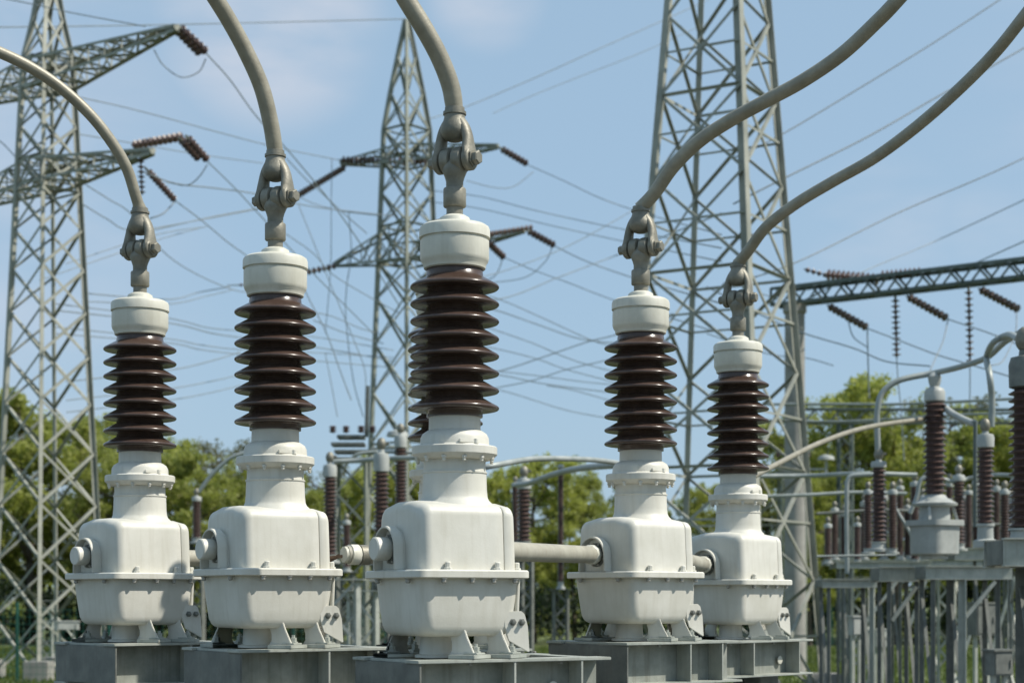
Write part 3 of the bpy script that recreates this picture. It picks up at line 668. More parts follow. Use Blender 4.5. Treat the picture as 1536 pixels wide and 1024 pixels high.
WR = 0.017
wires = [
 ([(-300, 42, 48), (0, 41, 52), (270, 37, 60), (600, 29, 70), (609, 29, 70)], 'top wire from the left edge to the peak of the middle tower'),
 ([(-250, -50, 47), (16, 0, 46), (110, 20, 46), (218, 40, 46)], 'wire in the top left corner running down to the upper crossarm'),
 ([(110, 144, 50), (215, 168, 55), (398, 217, 63), (512, 241, 70.5)], 'wire from the left tower down to the middle tower upper crossarm'),
 ([(309, 80, 47), (345, 120, 48.5), (385, 175, 50), (440, 235, 53), (520, 335, 57), (600, 460, 62)], 'wire falling right from the upper twin strings of the left tower'),
 ([(231, 75, 46.2), (245, 98, 46.5), (272, 116, 46.8), (298, 108, 47), (309, 88, 47)], 'slack jumper loop under the upper crossarm tip of the left tower'),
 ([(311, 242, 47.5), (350, 280, 49), (392, 325, 51), (470, 410, 54), (560, 500, 60)], 'wire falling right from the lower twin strings of the left tower'),
 ([(215, 258, 47.3), (262, 275, 47.8), (320, 282, 50), (385, 291, 54), (470, 310, 60), (590, 324, 70)], 'wire leaving the lower crossarm and passing behind the second transformer fitting'),
 ([(250, 273, 47.3), (280, 278, 47.5), (298, 266, 47.5), (311, 247, 47.5)], 'small slack jumper under the lower twin strings'),
 ([(263, 301, 48.6), (303, 331, 50), (340, 362, 52), (368, 382, 54), (430, 425, 60)], 'wire running on from the slanting lower string of the left tower'),
 ([(225, 328, 48), (245, 320, 48.2), (262, 303, 48.6)], 'short jumper curling under the slanting lower string'),
 ([(130, 278, 49), (165, 300, 52), (198, 322, 54), (260, 390, 58), (345, 433, 66), (400, 440, 69)], 'wire passing behind the outermost left conductor toward the small dark fitting'),
 ([(122, 305, 49), (160, 328, 51), (200, 345, 53), (300, 330, 58), (395, 312, 64), (450, 300, 69)], 'faint wire rising to the long left string of the middle tower'),
 ([(230, 345, 58), (320, 325, 60), (400, 310, 64)], 'faint wire over the outermost left cap, upper of three'),
 ([(100, 395, 52), (235, 352, 58), (310, 340, 62)], 'faint wire over the outermost left cap, middle of three'),
 ([(60, 420, 52), (230, 362, 58), (300, 342, 62)], 'faint wire over the outermost left cap, lowest of three'),
 ([(130, 440, 56), (250, 449, 60), (300, 438, 63), (345, 430, 66)], 'upper of two faint wires meeting at the small dark fitting'),
 ([(130, 452, 56), (250, 456, 60), (310, 444, 63), (352, 434, 66)], 'lower of two faint wires meeting at the small dark fitting'),
 ([(80, 455, 52), (252, 477, 58), (310, 491, 60), (360, 496, 62), (470, 505, 66), (590, 525, 70)], 'topmost of the flat wires between the two left bushings'),
 ([(80, 465, 52), (252, 484, 58), (315, 499, 60), (360, 506, 62), (470, 520, 66), (590, 541, 70)], 'second of the flat wires between the two left bushings'),
 ([(80, 490, 52), (252, 508, 58), (300, 517, 60), (360, 524, 62), (460, 528, 66), (590, 536, 70)], 'third of the flat wires between the two left bushings'),
 ([(80, 500, 52), (252, 514, 58), (300, 524, 60), (360, 531, 62), (460, 540, 66), (590, 551, 70)], 'fourth of the flat wires between the two left bushings'),
 ([(100, 572, 54), (252, 555, 58), (310, 543, 60), (360, 528, 62)], 'rising wire between the two left bushings, upper'),
 ([(100, 600, 54), (252, 583, 58), (310, 573, 60), (360, 562, 62)], 'rising wire between the two left bushings, middle'),
 ([(100, 618, 54), (252, 600, 58), (310, 590, 60), (360, 578, 62)], 'rising wire between the two left bushings, lowest'),
 ([(430, 238, 62), (460, 270, 64), (478, 285, 65), (510, 315, 67), (550, 350, 69)], 'wire crossing diagonally left of the middle tower under its upper arm'),
 ([(447, 294, 69), (470, 305, 69.5), (510, 316, 70), (572, 324, 70)], 'slack wire from the end of the long left string to the middle tower leg'),
 ([(498, 238, 70), (497, 300, 70), (496, 400, 70), (488, 500, 70)], 'thin vertical dropper left of the middle tower, leftmost'),
 ([(523, 318, 70), (527, 380, 70), (520, 430, 70), (519, 480, 70), (530, 570, 70), (545, 625, 70)], 'thin dropper left of the middle tower passing the lower arm tip'),
 ([(448, 308, 66), (465, 350, 66), (485, 400, 66), (510, 460, 66), (535, 520, 66), (548, 560, 66), (548, 610, 66)], 'long curved dropper sweeping down left of the middle tower'),
 ([(428, 350, 62), (470, 380, 63), (497, 410, 64), (545, 440, 66), (600, 470, 69)], 'wire descending from the second transformer fitting toward the middle tower'),
 ([(445, 405, 60), (462, 445, 60), (490, 500, 60), (510, 555, 60), (527, 600, 60)], 'curved dropper starting beside the second transformer cap'),
 ([(488, 530, 66), (496, 570, 66), (506, 625, 66)], 'short dropper ending at the dark switch left of the middle tower'),
 ([(470, 468, 66), (500, 475, 67), (540, 492, 68), (570, 500, 69)], 'flat wire between second bushing and middle tower, upper'),
 ([(470, 480, 66), (520, 500, 67), (575, 515, 69)], 'flat wire between second bushing and middle tower, lower'),
 ([(791, 247, 70), (845, 271, 68), (900, 297, 66), (960, 318, 64), (1082, 352, 41)], 'wire running right from the middle tower upper arm, below the big sky gap'),
 ([(700, 271, 68), (740, 281, 68.5), (770, 280, 69.3), (800, 258, 70)], 'slack jumper loop under the right upper string of the middle tower'),
 ([(832, 369, 67.5), (880, 392, 66), (945, 415, 64), (1082, 455, 41)], 'wire running right from the lower right arm string of the middle tower'),
 ([(828, 372, 67.5), (818, 392, 67.5), (790, 415, 67.5), (745, 423, 67.5), (700, 425, 67.5)], 'slack jumper loop from the lower right arm string behind the nearest bushing'),
 ([(756, 386, 68.5), (800, 405, 67), (850, 423, 66), (918, 449, 64), (1082, 500, 41)], 'wire running right from the string beside the nearest transformer cap'),
 ([(754, 387, 68.5), (748, 405, 68.5), (738, 417, 68.5), (715, 425, 68.5)], 'short jumper curling beside the nearest transformer bushing'),
 ([(640, 285, 70), (720, 295, 68), (800, 315, 66), (900, 337, 64), (1082, 372, 41)], 'long wire crossing the sky right of the nearest transformer fitting, upper'),
 ([(640, 302, 70), (720, 313, 68), (830, 339, 66), (940, 363, 64), (1082, 392, 41)], 'long wire crossing the sky right of the nearest transformer fitting, lower'),
 ([(690, 452, 60), (760, 446, 62), (840, 415, 64), (945, 375, 66), (1082, 320, 41)], 'faint wire rising to the right between nearest and next transformer caps'),
 ([(690, 423, 60), (760, 405, 62), (850, 370, 64), (945, 318, 66), (990, 290, 70)], 'faint wire rising to the right above the lower arm string'),
 ([(700, 435, 60), (752, 450, 60), (810, 475, 60), (890, 511, 60), (930, 520, 60)], 'crossing wire between the two tallest bushings, topmost falling'),
 ([(700, 455, 62), (750, 467, 62), (810, 488, 62), (870, 508, 62), (930, 515, 62)], 'crossing wire between the two tallest bushings, second falling'),
 ([(700, 480, 60), (752, 498, 60), (800, 515, 60), (860, 540, 60), (930, 560, 60)], 'crossing wire between the two tallest bushings, third falling'),
 ([(700, 515, 62), (745, 523, 62), (805, 538, 62), (850, 554, 62), (930, 575, 62)], 'crossing wire between the two tallest bushings, fourth falling'),
 ([(700, 565, 58), (750, 556, 58), (810, 537, 58), (880, 513, 58), (930, 500, 58), (1010, 470, 58)], 'crossing wire between the two tallest bushings, upper rising'),
 ([(700, 590, 58), (752, 580, 58), (800, 570, 58), (850, 554, 58), (910, 540, 58), (1010, 515, 58)], 'crossing wire between the two tallest bushings, lower rising'),
 ([(700, 552, 64), (760, 558, 64), (820, 565, 64), (900, 575, 64), (1000, 580, 64)], 'nearly level wire between the two tallest bushings, upper'),
 ([(700, 555, 64), (760, 564, 64), (820, 576, 64), (930, 590, 64), (1000, 598, 64)], 'nearly level wire between the two tallest bushings, lower'),
 ([(820, 578, 63), (860, 585, 63), (930, 604, 63), (1000, 615, 63)], 'short falling wire beside the sheds of the pipe-fed transformer'),
 ([(700, 575, 66), (762, 588, 66), (850, 615, 66), (930, 630, 66), (1000, 645, 66)], 'lowest falling wire between the two tallest bushings'),
 ([(640, 180, 70), (700, 160, 72), (800, 118, 74), (900, 73, 76), (1030, 15, 80), (1100, -20, 84)], 'wire climbing right across the open sky above the middle, upper'),
 ([(740, 170, 76), (800, 143, 78), (880, 111, 80), (965, 78, 82), (1060, 35, 86)], 'faint wire climbing right across the open sky above the middle, lower'),
 ([(1098, 238, 40.5), (1167, 205, 41), (1290, 132, 42), (1420, 52, 43), (1560, -40, 44)], 'wire climbing to the top right corner, uppermost of the right fan'),
 ([(1100, 306, 40.5), (1183, 264, 41), (1300, 206, 42), (1405, 146, 43), (1540, 70, 44), (1640, 10, 45)], 'wire climbing right between the two big dark conductors'),
 ([(1106, 424, 40.5), (1200, 391, 41), (1350, 318, 43), (1500, 254, 44), (1640, 185, 45)], 'wire climbing right below the lower dark conductor'),
 ([(1196, 455, 51.5), (1300, 405, 51), (1400, 363, 57), (1536, 300, 54), (1640, 250, 52)], 'wire climbing right just above the gantry beam'),
 ([(1440, 405, 56), (1480, 387, 55), (1536, 362, 54), (1640, 315, 52)], 'short wire meeting the gantry beam near the right edge'),
 ([(1300, 492, 49.6), (1340, 507, 48), (1400, 530, 46), (1450, 545, 44), (1500, 560, 42), (1600, 590, 38)], 'wire sloping right from the slanting string nearest the column'),
 ([(1420, 478, 48), (1480, 498, 46), (1536, 520, 44), (1640, 560, 41)], 'wire sloping right from the middle slanting string of the gantry'),
 ([(1301, 493, 49.6), (1302, 540, 49.6), (1304, 597, 49.6)], 'vertical dropper under the slanting string nearest the column'),
 ([(1272, 480, 50.2), (1280, 505, 50), (1300, 520, 49.6)], 'short slack jumper beside the slanting string nearest the column'),
 ([(1345, 535, 49.6), (1347, 570, 49.6), (1352, 620, 49.6), (1356, 690, 49.6)], 'long dropper below the left vertical string of the gantry'),
 ([(1422, 480, 48), (1415, 510, 47), (1402, 540, 45), (1395, 556, 43)], 'dropper curving from the middle slanting string toward the pale bushing head'),
 ([(1455, 545, 48.2), (1455, 580, 48.2), (1454, 620, 48.2)], 'dropper below the right vertical string of the gantry'),
 ([(1525, 465, 46.8), (1523, 500, 45), (1505, 540, 42), (1488, 548, 40)], 'dropper curving from the string nearest the right edge'),
 ([(1060, 430, 52), (1180, 490, 50), (1280, 522, 48), (1330, 542, 46), (1395, 549, 43)], 'wire passing behind the mast toward the pale bushing head'),
 ([(1140, 440, 54), (1200, 455, 54), (1245, 425, 53)], 'slack wire between mast and gantry end'),
 ([(1060, 500, 56), (1150, 530, 55), (1210, 537, 54), (1250, 548, 53)], 'faint wire passing the concrete column halfway up'),
 ([(-40, 255, 50), (0, 262, 50), (40, 285, 50)], 'short wire at the left edge under the lower crossarm'),
 ([(-60, 170, 52), (0, 212, 51), (28, 240, 50), (60, 262, 50)], 'wire at the left edge sloping down into the left tower'),
 ([(110, 200, 52), (200, 215, 58), (300, 232, 64), (395, 245, 70)], 'very faint wire through the left tower above the twin strings'),
]
for k_, (pts, lab) in enumerate(wires): wire(pts, WR if k_ % 3 else 0.020, lab)

# ------------------------------------------------------------------ mid-distance switchgear
def steel_post(parent, h, w, bw, m_, name='lattice_post', ox=0, oy=0, z0=0.0):
    m = MB(); c4 = [(-1, -1), (1, -1), (1, 1), (-1, 1)]
    for a, b in c4: m.angle((ox+a*w/2, oy+b*w/2, z0), (ox+a*w/2, oy+b*w/2, z0+h), bw, bw*0.2, (a, b, 0))
    n = max(2, int(h/w/1.0)); dz = h/n
    for i in range(n):
        for k in range(4):
            a = c4[k]; b = c4[(k+1) % 4]
            if i % 2: a, b = b, a
            m.angle((ox+a[0]*w/2, oy+a[1]*w/2, z0+dz*i), (ox+b[0]*w/2, oy+b[1]*w/2, z0+dz*(i+1)), bw*0.7, bw*0.15, (a[0]+b[0], a[1]+b[1], 0))
    return m.build(name, m_, parent, smooth=False)
def post_insulator(px, Y, yb, yt, wpx, lab, n=None, cap=0.6, head=True, cat='insulator', name='post_insulator', grp='brown post insulators in the switchyard', base=None, m_=BROWNF, capm=None):
    k = Y/FPX; zb = EYE+(HY-yb)*k; zt = EYE+(HY-yt)*k; r = wpx*k/2; L = zt-zb
    t = empty(name, ((px-CX)*k, Y, zb)); tag(t, lab, cat, grp)
    n = n or max(6, int(L/(r*0.55))); pr = [(r*0.62, 0)]; s_ = L/n
    for i in range(n):
        z = s_*(i+0.35); pr += [(r*0.66, z-s_*0.2), (r*0.97, z-s_*0.12), (r, z), (r*0.92, z+s_*0.12), (r*0.68, z+s_*0.4)]
    pr.append((r*0.6, L)); m = MB(); m.lathe(pr, 24); m.build('porcelain_insulator', m_, t, ang=60)
    m = MB(); m.lathe([(r*0.7, L), (r*0.95, L+r*0.1), (r*0.98, L+r*cap*1.3), (r*0.85, L+r*cap*1.7), (r*0.4, L+r*cap*1.8), (r*0.35, L+r*cap*2.1)], 24); m.build('top_cap', capm or GREYW, t)
    if head:
        m = MB(); z = L+r*cap*2.1; m.lathe([(r*0.35, z), (r*0.55, z+r*0.3), (r*0.6, z+r*0.7), (r*0.45, z+r*1.2), (r*0.2, z+r*1.4)], 16); m.box((r*0.2, 0, z+r*0.75), (r*1.5, r*0.5, r*0.35)); m.build('terminal_clamp', CAST, t, bevel=0.01)
    m = MB(); b_ = base or 0.5; m.lathe([(r*1.35, -r*b_*1.4), (r*1.35, -r*b_*1.0), (r*0.9, -r*b_*0.9), (r*0.85, -r*b_*0.2), (r*1.0, -r*b_*0.15), (r*1.0, 0)], 24); m.build('base_fitting', GREYW, t)
    return t, zb-r*b_*1.4
def stand(px, Y, ztop, lab, w=0.35, n=1, beam=None, m_=STEEL, bw=0.07):
    X = (px-CX)*Y/FPX; t = empty('steel_stand', (X, Y, 0)); tag(t, lab, 'steel stand', 'steel stands of the switchyard')
    steel_post(t, ztop-0.02, w, bw, m_)
    m = MB(); m.box((0, 0, ztop-0.011), (w+0.25, w+0.25, 0.02)); m.build('top_plate', m_, t, bevel=0.003)
    m = MB(); m.box((0, 0, 0.08), (w+0.35, w+0.35, 0.3)); m.build('footing', CONC, t, bevel=0.01)
    return t
def pi_on_stand(px, Y, yb, yt, w, lab, slab, **kw):
    t, z = post_insulator(px, Y, yb, yt, w, lab, **kw)
    stand(px, Y, z, slab, w=0.3, m_=DSTEEL)
# (left and middle)
pi_on_stand(295, 40, 806, 752, 15, 'brown post insulator between the two leftmost transformers', 'stand behind the gap of the two leftmost transformers', base=0.8)
pi_on_stand(495, 34, 832, 716, 22, 'brown post insulator with grey head right of the second transformer tank', 'stand just right of the second transformer', cap=1.0, base=0.8)
pi_on_stand(572, 33, 832, 708, 25, 'brown post insulator with tall grey head left of the nearest transformer tank', 'stand left of the nearest transformer', cap=1.3, base=0.8)
pi_on_stand(520, 44, 850, 787, 13, 'low small brown insulator between two taller ones left of the nearest transformer', 'small stand between the two insulators left of the nearest transformer', base=0.8)
pi_on_stand(786, 34, 812, 734, 23, 'brown post insulator just right of the nearest transformer tank', 'stand just right of the nearest transformer', base=0.8, cap=0.8)
pi_on_stand(773, 38, 812, 730, 12, 'thin dark insulator peeping out beside the nearest transformer end cover', 'thin stand hidden by the nearest transformer', base=0.8)
pi_on_stand(841, 40, 872, 702, 10, 'slender brown insulator standing alone between nearest and pipe-fed transformer', 'stand of the slender lone insulator', base=1.6, head=False)
pi_on_stand(601, 36, 760, 672, 20, 'insulator with a broad white cap beside the hidden transformer', 'stand behind the nearest transformer', cap=1.1)
# (right)
def rtube(pts, r, lab, m_=HOSE, name='bus_tube'):
    sp = spline([P(*p) for p in pts], 8); m = MB(); m.tube(sp, r, 14); o = m.build(name, m_); return tag(o, lab, 'bus tube', 'tubular busbars of the switchyard')
BUS = mat('bus_aluminium', (0.24, 0.27, 0.25), (0.36, 0.38, 0.36), rough=0.5, metal=0.25, scale=4)
rtube([(1318, 700, 26), (1316, 650, 26), (1316, 615, 26), (1324, 588, 26), (1350, 570, 26), (1402, 559, 26), (1440, 550, 25.5), (1480, 536, 25), (1508, 512, 24), (1540, 496, 23), (1620, 480, 22)], 0.045, 'grey tube rising from a thin bushing and bending right over the pale bushing head', BUS)
rtube([(1487, 640, 24), (1488, 600, 24), (1484, 560, 24), (1480, 536, 24.6), (1490, 514, 24), (1512, 502, 23.5), (1528, 508, 20)], 0.045, 'grey hooked tube standing on the bushing near the right edge', BUS)
rtube([(1130, 714, 20), (1165, 696, 21), (1230, 664, 22.5), (1300, 641, 24), (1386, 628, 26)], 0.035, 'thin beige tube slanting past the mast to the pale bushing')
rtube([(700, 706, 20), (745, 697, 20), (800, 688, 21), (860, 688, 22), (905, 691, 23), (960, 700, 24)], 0.035, 'upper arched tube between nearest and pipe-fed transformer', BUS)
rtube([(775, 727, 33), (795, 724, 32), (830, 711, 29), (870, 702, 27), (925, 697, 24), (960, 696, 23)], 0.05, 'lower arched tube between nearest and pipe-fed transformer', BUS)
rtube([(500, 692, 34), (545, 690, 34), (590, 687, 33.5), (650, 686, 33)], 0.05, 'level tube joining the two insulators left of the nearest transformer', BUS)
rtube([(515, 700, 36), (540, 680, 36), (600, 678, 36), (640, 680, 36)], 0.035, 'second level tube close above the first, left of the nearest transformer', BUS)
rtube([(298, 738, 40), (315, 715, 40), (335, 695, 40), (352, 684, 40), (400, 670, 40)], 0.05, 'dark tube rising from the insulator behind the two leftmost transformers', BUS)
rtube([(1140, 714, 34), (1220, 713, 34), (1290, 710, 33), (1375, 712, 33)], 0.045, 'level tube crossing the mast at the height of the last bushing', BUS)
rtube([(1271, 860, 30), (1270, 800, 30), (1270, 740, 30), (1271, 722, 30), (1276, 714, 30), (1290, 712, 30), (1312, 711, 30)], 0.04, 'upright grey tube with a bend like a walking stick', BUS)
rtube([(1150, 606, 44), (1250, 606, 43), (1340, 606, 42), (1440, 602, 40), (1560, 596, 38), (1640, 594, 37)], 0.035, 'upper dark level busbar against the right trees', BUS)
rtube([(1150, 630, 44), (1250, 632, 43), (1340, 628, 42), (1440, 622, 40), (1560, 618, 38), (1640, 616, 37)], 0.03, 'lower dark level busbar against the right trees', BUS)
rtube([(1150, 744, 38), (1210, 742, 38), (1290, 738, 38), (1360, 740, 38)], 0.04, 'low level tube through the bushings right of the mast', BUS)
rtube([(1225, 834, 27), (1280, 833, 27), (1345, 832, 27)], 0.018, 'thin rod just above the platform right of the mast', BUS)
rtube([(1418, 612, 26), (1432, 622, 25.5), (1455, 633, 25), (1462, 634, 24.6)], 0.05, 'short pale strap between the pale bushing and its right neighbour', GREYW)
rtube([(1463, 632, 24.6), (1463, 680, 24.6), (1463, 730, 24.6), (1463, 790, 24.6)], 0.03, 'thin dark upright rod left of the bushing near the right edge', LATG)

# voltage transformer on platform
k = 26/FPX; zb = EYE+(HY-832)*k
vt = empty('voltage_transformer', ((1402-CX)*k, 26, zb), R(32)); tag(vt, 'grey-white transformer with ribbed dark bushing on a platform at the right, hooked tube above', 'transformer')
m = MB(); m.rrect([(0, 0.28, 0.27, 0.14), (0.02, 0.30, 0.29, 0.16), (0.43, 0.31, 0.30, 0.16)]); m.build('tank', GREYW, vt)
m = MB(); m.rrect([(0.43, 0.35, 0.34, 0.14), (0.52, 0.35, 0.34, 0.14)]); m.build('rim_flange', GREYW, vt, bevel=0.008)
m = MB(); m.lathe([(0.26, 0.51), (0.23, 0.53), (0.22, 0.72), (0.33, 0.735), (0.34, 0.77), (0.30, 0.79), (0.19, 0.85), (0.15, 0.90)], 32); m.build('neck', GREYW, vt)
Ls = (740-603)*k; z0_ = (832-740)*k; pr = [(0.12, z0_-0.05)]
for i in range(16):
    z = z0_+Ls*(i+0.4)/16; pr += [(0.125, z-0.02), (0.175, z-0.008), (0.18, z), (0.165, z+0.01), (0.13, z+0.035)]
m = MB(); m.lathe(pr, 28); m.build('porcelain_insulator', BROWNF, vt, ang=60)
zc = z0_+Ls; m = MB(); m.lathe([(0.13, zc), (0.155, zc+0.02), (0.155, zc+0.15), (0.13, zc+0.2), (0.07, zc+0.23), (0.09, zc+0.3), (0.10, zc+0.38), (0.06, zc+0.44), (0.03, zc+0.45)], 24); m.build('top_cap', GREYW, vt)
for sx in (-1, 1):
    m = MB(); m.bar((sx*0.30, -0.2, 0.45), (sx*0.22, -0.1, 0.85), 0.04); m.build('lifting_bar', GREYW, vt)
m = MB(); m.lathe([(0.2, -0.06), (0.2, -0.005)], 20); m.build('pedestal', GREYW, vt)

pi = post_insulator
pi(1478, 24, 785, 672, 27, 'brown ribbed bushing with pale cap near the right edge', cap=0.9, base=1.9)
pi(1318, 26, 812, 702, 24, 'tall thin brown bushing under the bending grey tube', base=0.9, cap=0.5)
pi(1302, 30, 822, 742, 15, 'dark brown insulator tucked left behind the tall thin bushing', base=0.8)
pi(1339, 31, 822, 742, 15, 'dark brown insulator tucked right behind the tall thin bushing', base=0.8)
pi(1242, 34, 838, 792, 13, 'small brown insulator seen through the mast right leg', base=0.8)
pi(1286, 34, 838, 790, 12, 'small brown insulator left of the tall thin bushing, short', base=0.8)
pi(1438, 33, 815, 722, 19, 'brown insulator with round grey head right behind the pale transformer', base=0.8)
pi(1453, 36, 830, 742, 12, 'thin brown insulator between pale transformer and right bushing', base=0.8)
pi(1372, 34, 838, 730, 15, 'brown insulator left behind the pale transformer', base=0.8)
pi(1507, 32, 815, 742, 16, 'brown insulator with pale cap right of the right bushing', base=0.8)
pi(1524, 34, 815, 722, 16, 'brown insulator half hidden by the big dark bushing at the edge', base=0.8)
pi(1538, 17.5, 792, 583, 50, 'big dark ribbed bushing cut off by the right edge of the picture', base=0.8, cap=1.1, n=19, capm=DSTEEL)
for j, (px, Y, yb, yt, w) in enumerate([(1252, 40, 842, 768, 11), (1266, 42, 842, 775, 11), (1296, 38, 835, 760, 12), (1326, 40, 838, 752, 12), (1350, 37, 832, 735, 14), (1361, 42, 840, 765, 11), (1384, 40, 838, 752, 12),
                                        (1424, 40, 828, 730, 13), (1446, 42, 826, 750, 12), (1464, 38, 824, 728, 13), (1495, 38, 822, 738, 14), (1516, 42, 826, 755, 12), (1530, 38, 822, 742, 14)]):
    pi(px, 39+0.2*(j % 2), 832, yt, 12.5, 'small dark far-row insulator ' + ('behind the mast leg', 'right of the mast leg', 'left of the thin bushing', 'right of the thin bushing', 'before the pale tank', 'at the pale tank edge', 'under the pale tank neck', 'right of the pale tank', 'near the round grey head', 'left of the right bushing', 'right of the right bushing', 'left of the edge bushing', 'behind the edge bushing')[j], base=0.8, cap=0.6+0.1*(j % 4))
rg2 = P(1205, 634, 62); rgt = empty('gantry', (rg2.x, rg2.y, 0)); tag(rgt, 'low dark lattice beam on posts in front of the right trees, behind the insulator rows', 'gantry')
box_truss(rgt, Vector((0, 0, rg2.z)), Vector((1, 0.03, 0)).normalized(), 20.0, 0.5, 0.5, 22, LATG, 0.045)
for xx in (1.5, 10.5, 19.0): steel_post(rgt, rg2.z-0.02, 0.45, 0.07, LATG, 'column', ox=xx, oy=0.03*xx)
rtube([(1395, 715, 33), (1412, 718, 33), (1435, 722, 33), (1460, 716, 33), (1500, 712, 32), (1540, 716, 31)], 0.04, 'wavy tube joining the far insulator heads right of the pale tank', BUS)
rtube([(1365, 770, 28), (1375, 745, 28), (1380, 722, 28), (1392, 712, 28)], 0.035, 'slanting arm left of the pale tank neck', BUS)
rtube([(1335, 745, 31), (1345, 765, 31), (1360, 790, 31), (1372, 812, 31)], 0.03, 'slanting rod right of the tall thin bushing', BUS)
rtube([(1225, 770, 36), (1260, 768, 36), (1330, 764, 36), (1380, 768, 36)], 0.03, 'level thin rod across the far insulators', DSTEEL)
rtube([(1420, 790, 36), (1480, 786, 36), (1545, 788, 36)], 0.03, 'level thin rod behind the right bushings', DSTEEL)
# platforms
def platform(x0, x1, Y, yt, yb, lab, legs, braces=()):
    k = Y/FPX; X0 = (x0-CX)*k; X1 = (x1-CX)*k; zt = EYE+(HY-yt)*k; zb = EYE+(HY-yb)*k; cx = (X0+X1)/2
    t = empty('steel_platform', (cx, Y, 0)); tag(t, lab, 'steel platform', 'steel platforms of the switchyard')
    h = zt-zb; L = X1-X0
    for yy in (-0.35, 0.35):
        m = MB(); m.box((0, yy, zt-0.008), (L, 0.12, 0.016)); m.box((0, yy, (zt+zb)/2), (L, 0.012, h-0.033)); m.box((0, yy, zb+0.008), (L, 0.12, 0.016))
        m.build('beam', STEEL, t)
    for xx in (-L/2+0.06, 0, L/2-0.06):
        m = MB(); m.box((xx, 0, (zt+zb)/2), (0.1, 0.575, h*0.85)); m.build('cross_beam', DSTEEL, t)
    for px, w in legs:
        for yy in (-0.35, 0.35):
            xl = (px-CX)*k-cx; m = MB(); m.angle((xl, yy, 0), (xl, yy, zb), w*0.62, w*0.1, (0.3, 1, 0)); m.build('leg', STEEL if (yy < 0 and w > 0.125) else DSTEEL, t, smooth=False)  # darker steel on most legs stands in for shade in the yard
        m = MB(); m.angle((xl, -0.35, 0.6), (xl, 0.35, zb-0.2), 0.05, 0.01, (1, 0, 0)); m.build('brace', DSTEEL, t, smooth=False)
        m = MB(); m.box((xl, 0, 0.1), (0.5, 1.1, 0.3)); m.build('footing', CONC, t, bevel=0.01)
    for (ax, ay, bx_, by_) in braces:
        m = MB(); m.bar(((ax-CX)*k-cx, -0.38, EYE+(HY-ay)*k), ((bx_-CX)*k-cx, -0.38, EYE+(HY-by_)*k), 0.07, 0.05); m.build('brace', STEEL, t)
platform(1380, 1508, 26, 849, 869, 'long platform beam carrying the pale transformer at the right', [(1392, 0.12), (1436, 0.2), (1488, 0.12)], [(1438, 925, 1482, 872)])
platform(1312, 1380, 27, 850, 872, 'platform beam under the tall thin brown bushing', [(1327, 0.11), (1368, 0.11)], [(1330, 930, 1366, 880)])
platform(1228, 1310, 29, 868, 881, 'lower platform beam right of the mast', [(1238, 0.10), (1302, 0.13)])
platform(1250, 1390, 34, 842, 852, 'rear platform beam behind the tall thin bushing', [(1270, 0.1), (1345, 0.1)], [(1272, 960, 1340, 870), (1350, 960, 1382, 870)])
platform(1425, 1545, 34, 822, 840, 'rear platform beam behind the right bushings', [(1470, 0.1), (1520, 0.1)], [(1435, 990, 1470, 880), (1475, 990, 1515, 860)])
platform(1490, 1640, 17.5, 808, 850, 'nearest platform beam at the very right edge', [(1548, 0.16)])
def cabinet(px, Y, y0, y1, wpx, lab, foot=True, m_=GREYW):
    k = Y/FPX; w = wpx*k; z0 = EYE+(HY-y1)*k; z1 = EYE+(HY-y0)*k; t = empty('control_cabinet', ((px-CX)*k, Y, 0), R(25)); tag(t, lab, 'cabinet', 'control cabinets of the switchyard')
    m = MB(); m.rrect([(z0, w/2, w*0.3, 0.02), (z1, w/2, w*0.3, 0.02)]); m.build('box', m_, t)
    m = MB(); m.rrect([(z1, w/2+0.03, w*0.3+0.03, 0.02), (z1+0.03, w/2+0.03, w*0.3+0.03, 0.02)]); m.build('lid', m_, t)
    m = MB(); m.box((0, -w*0.3-0.006, (z0+z1)/2), (w*0.86, 0.012, (z1-z0)*0.88)); d = m.build('door', m_, t, bevel=0.003)
    m = MB(); m.box((w*0.34, -w*0.3-0.024, (z0+z1)/2), (0.02, 0.022, 0.10)); m.build('handle', BOLT, d)
    for s_ in (-1, 1):
        m = MB(); m.box((s_*w*0.3, 0, z0/2-0.001), (0.06, 0.06, z0-0.004)); m.build('leg', STEEL, t)
cabinet(1284, 30, 925, 952, 21, 'small pale grey cabinet on thin legs right of the mast')
cabinet(1318, 44, 944, 970, 22, 'far pale cabinet behind the platform legs, hard to see')
cabinet(1472, 31, 905, 952, 38, 'wide dull cabinet behind the platform brace', m_=DSTEEL)
cabinet(1498, 24, 976, 1012, 36, 'dark grey cabinet low at the right edge', m_=DSTEEL)
cabinet(100, 46, 932, 944, 34, 'white box low behind the outermost left transformer')
platform(1236, 1550, 39.1, 839.5, 848, 'far rear platform carrying the small dark far-row insulators', [(1262, 0.1), (1500, 0.1)])
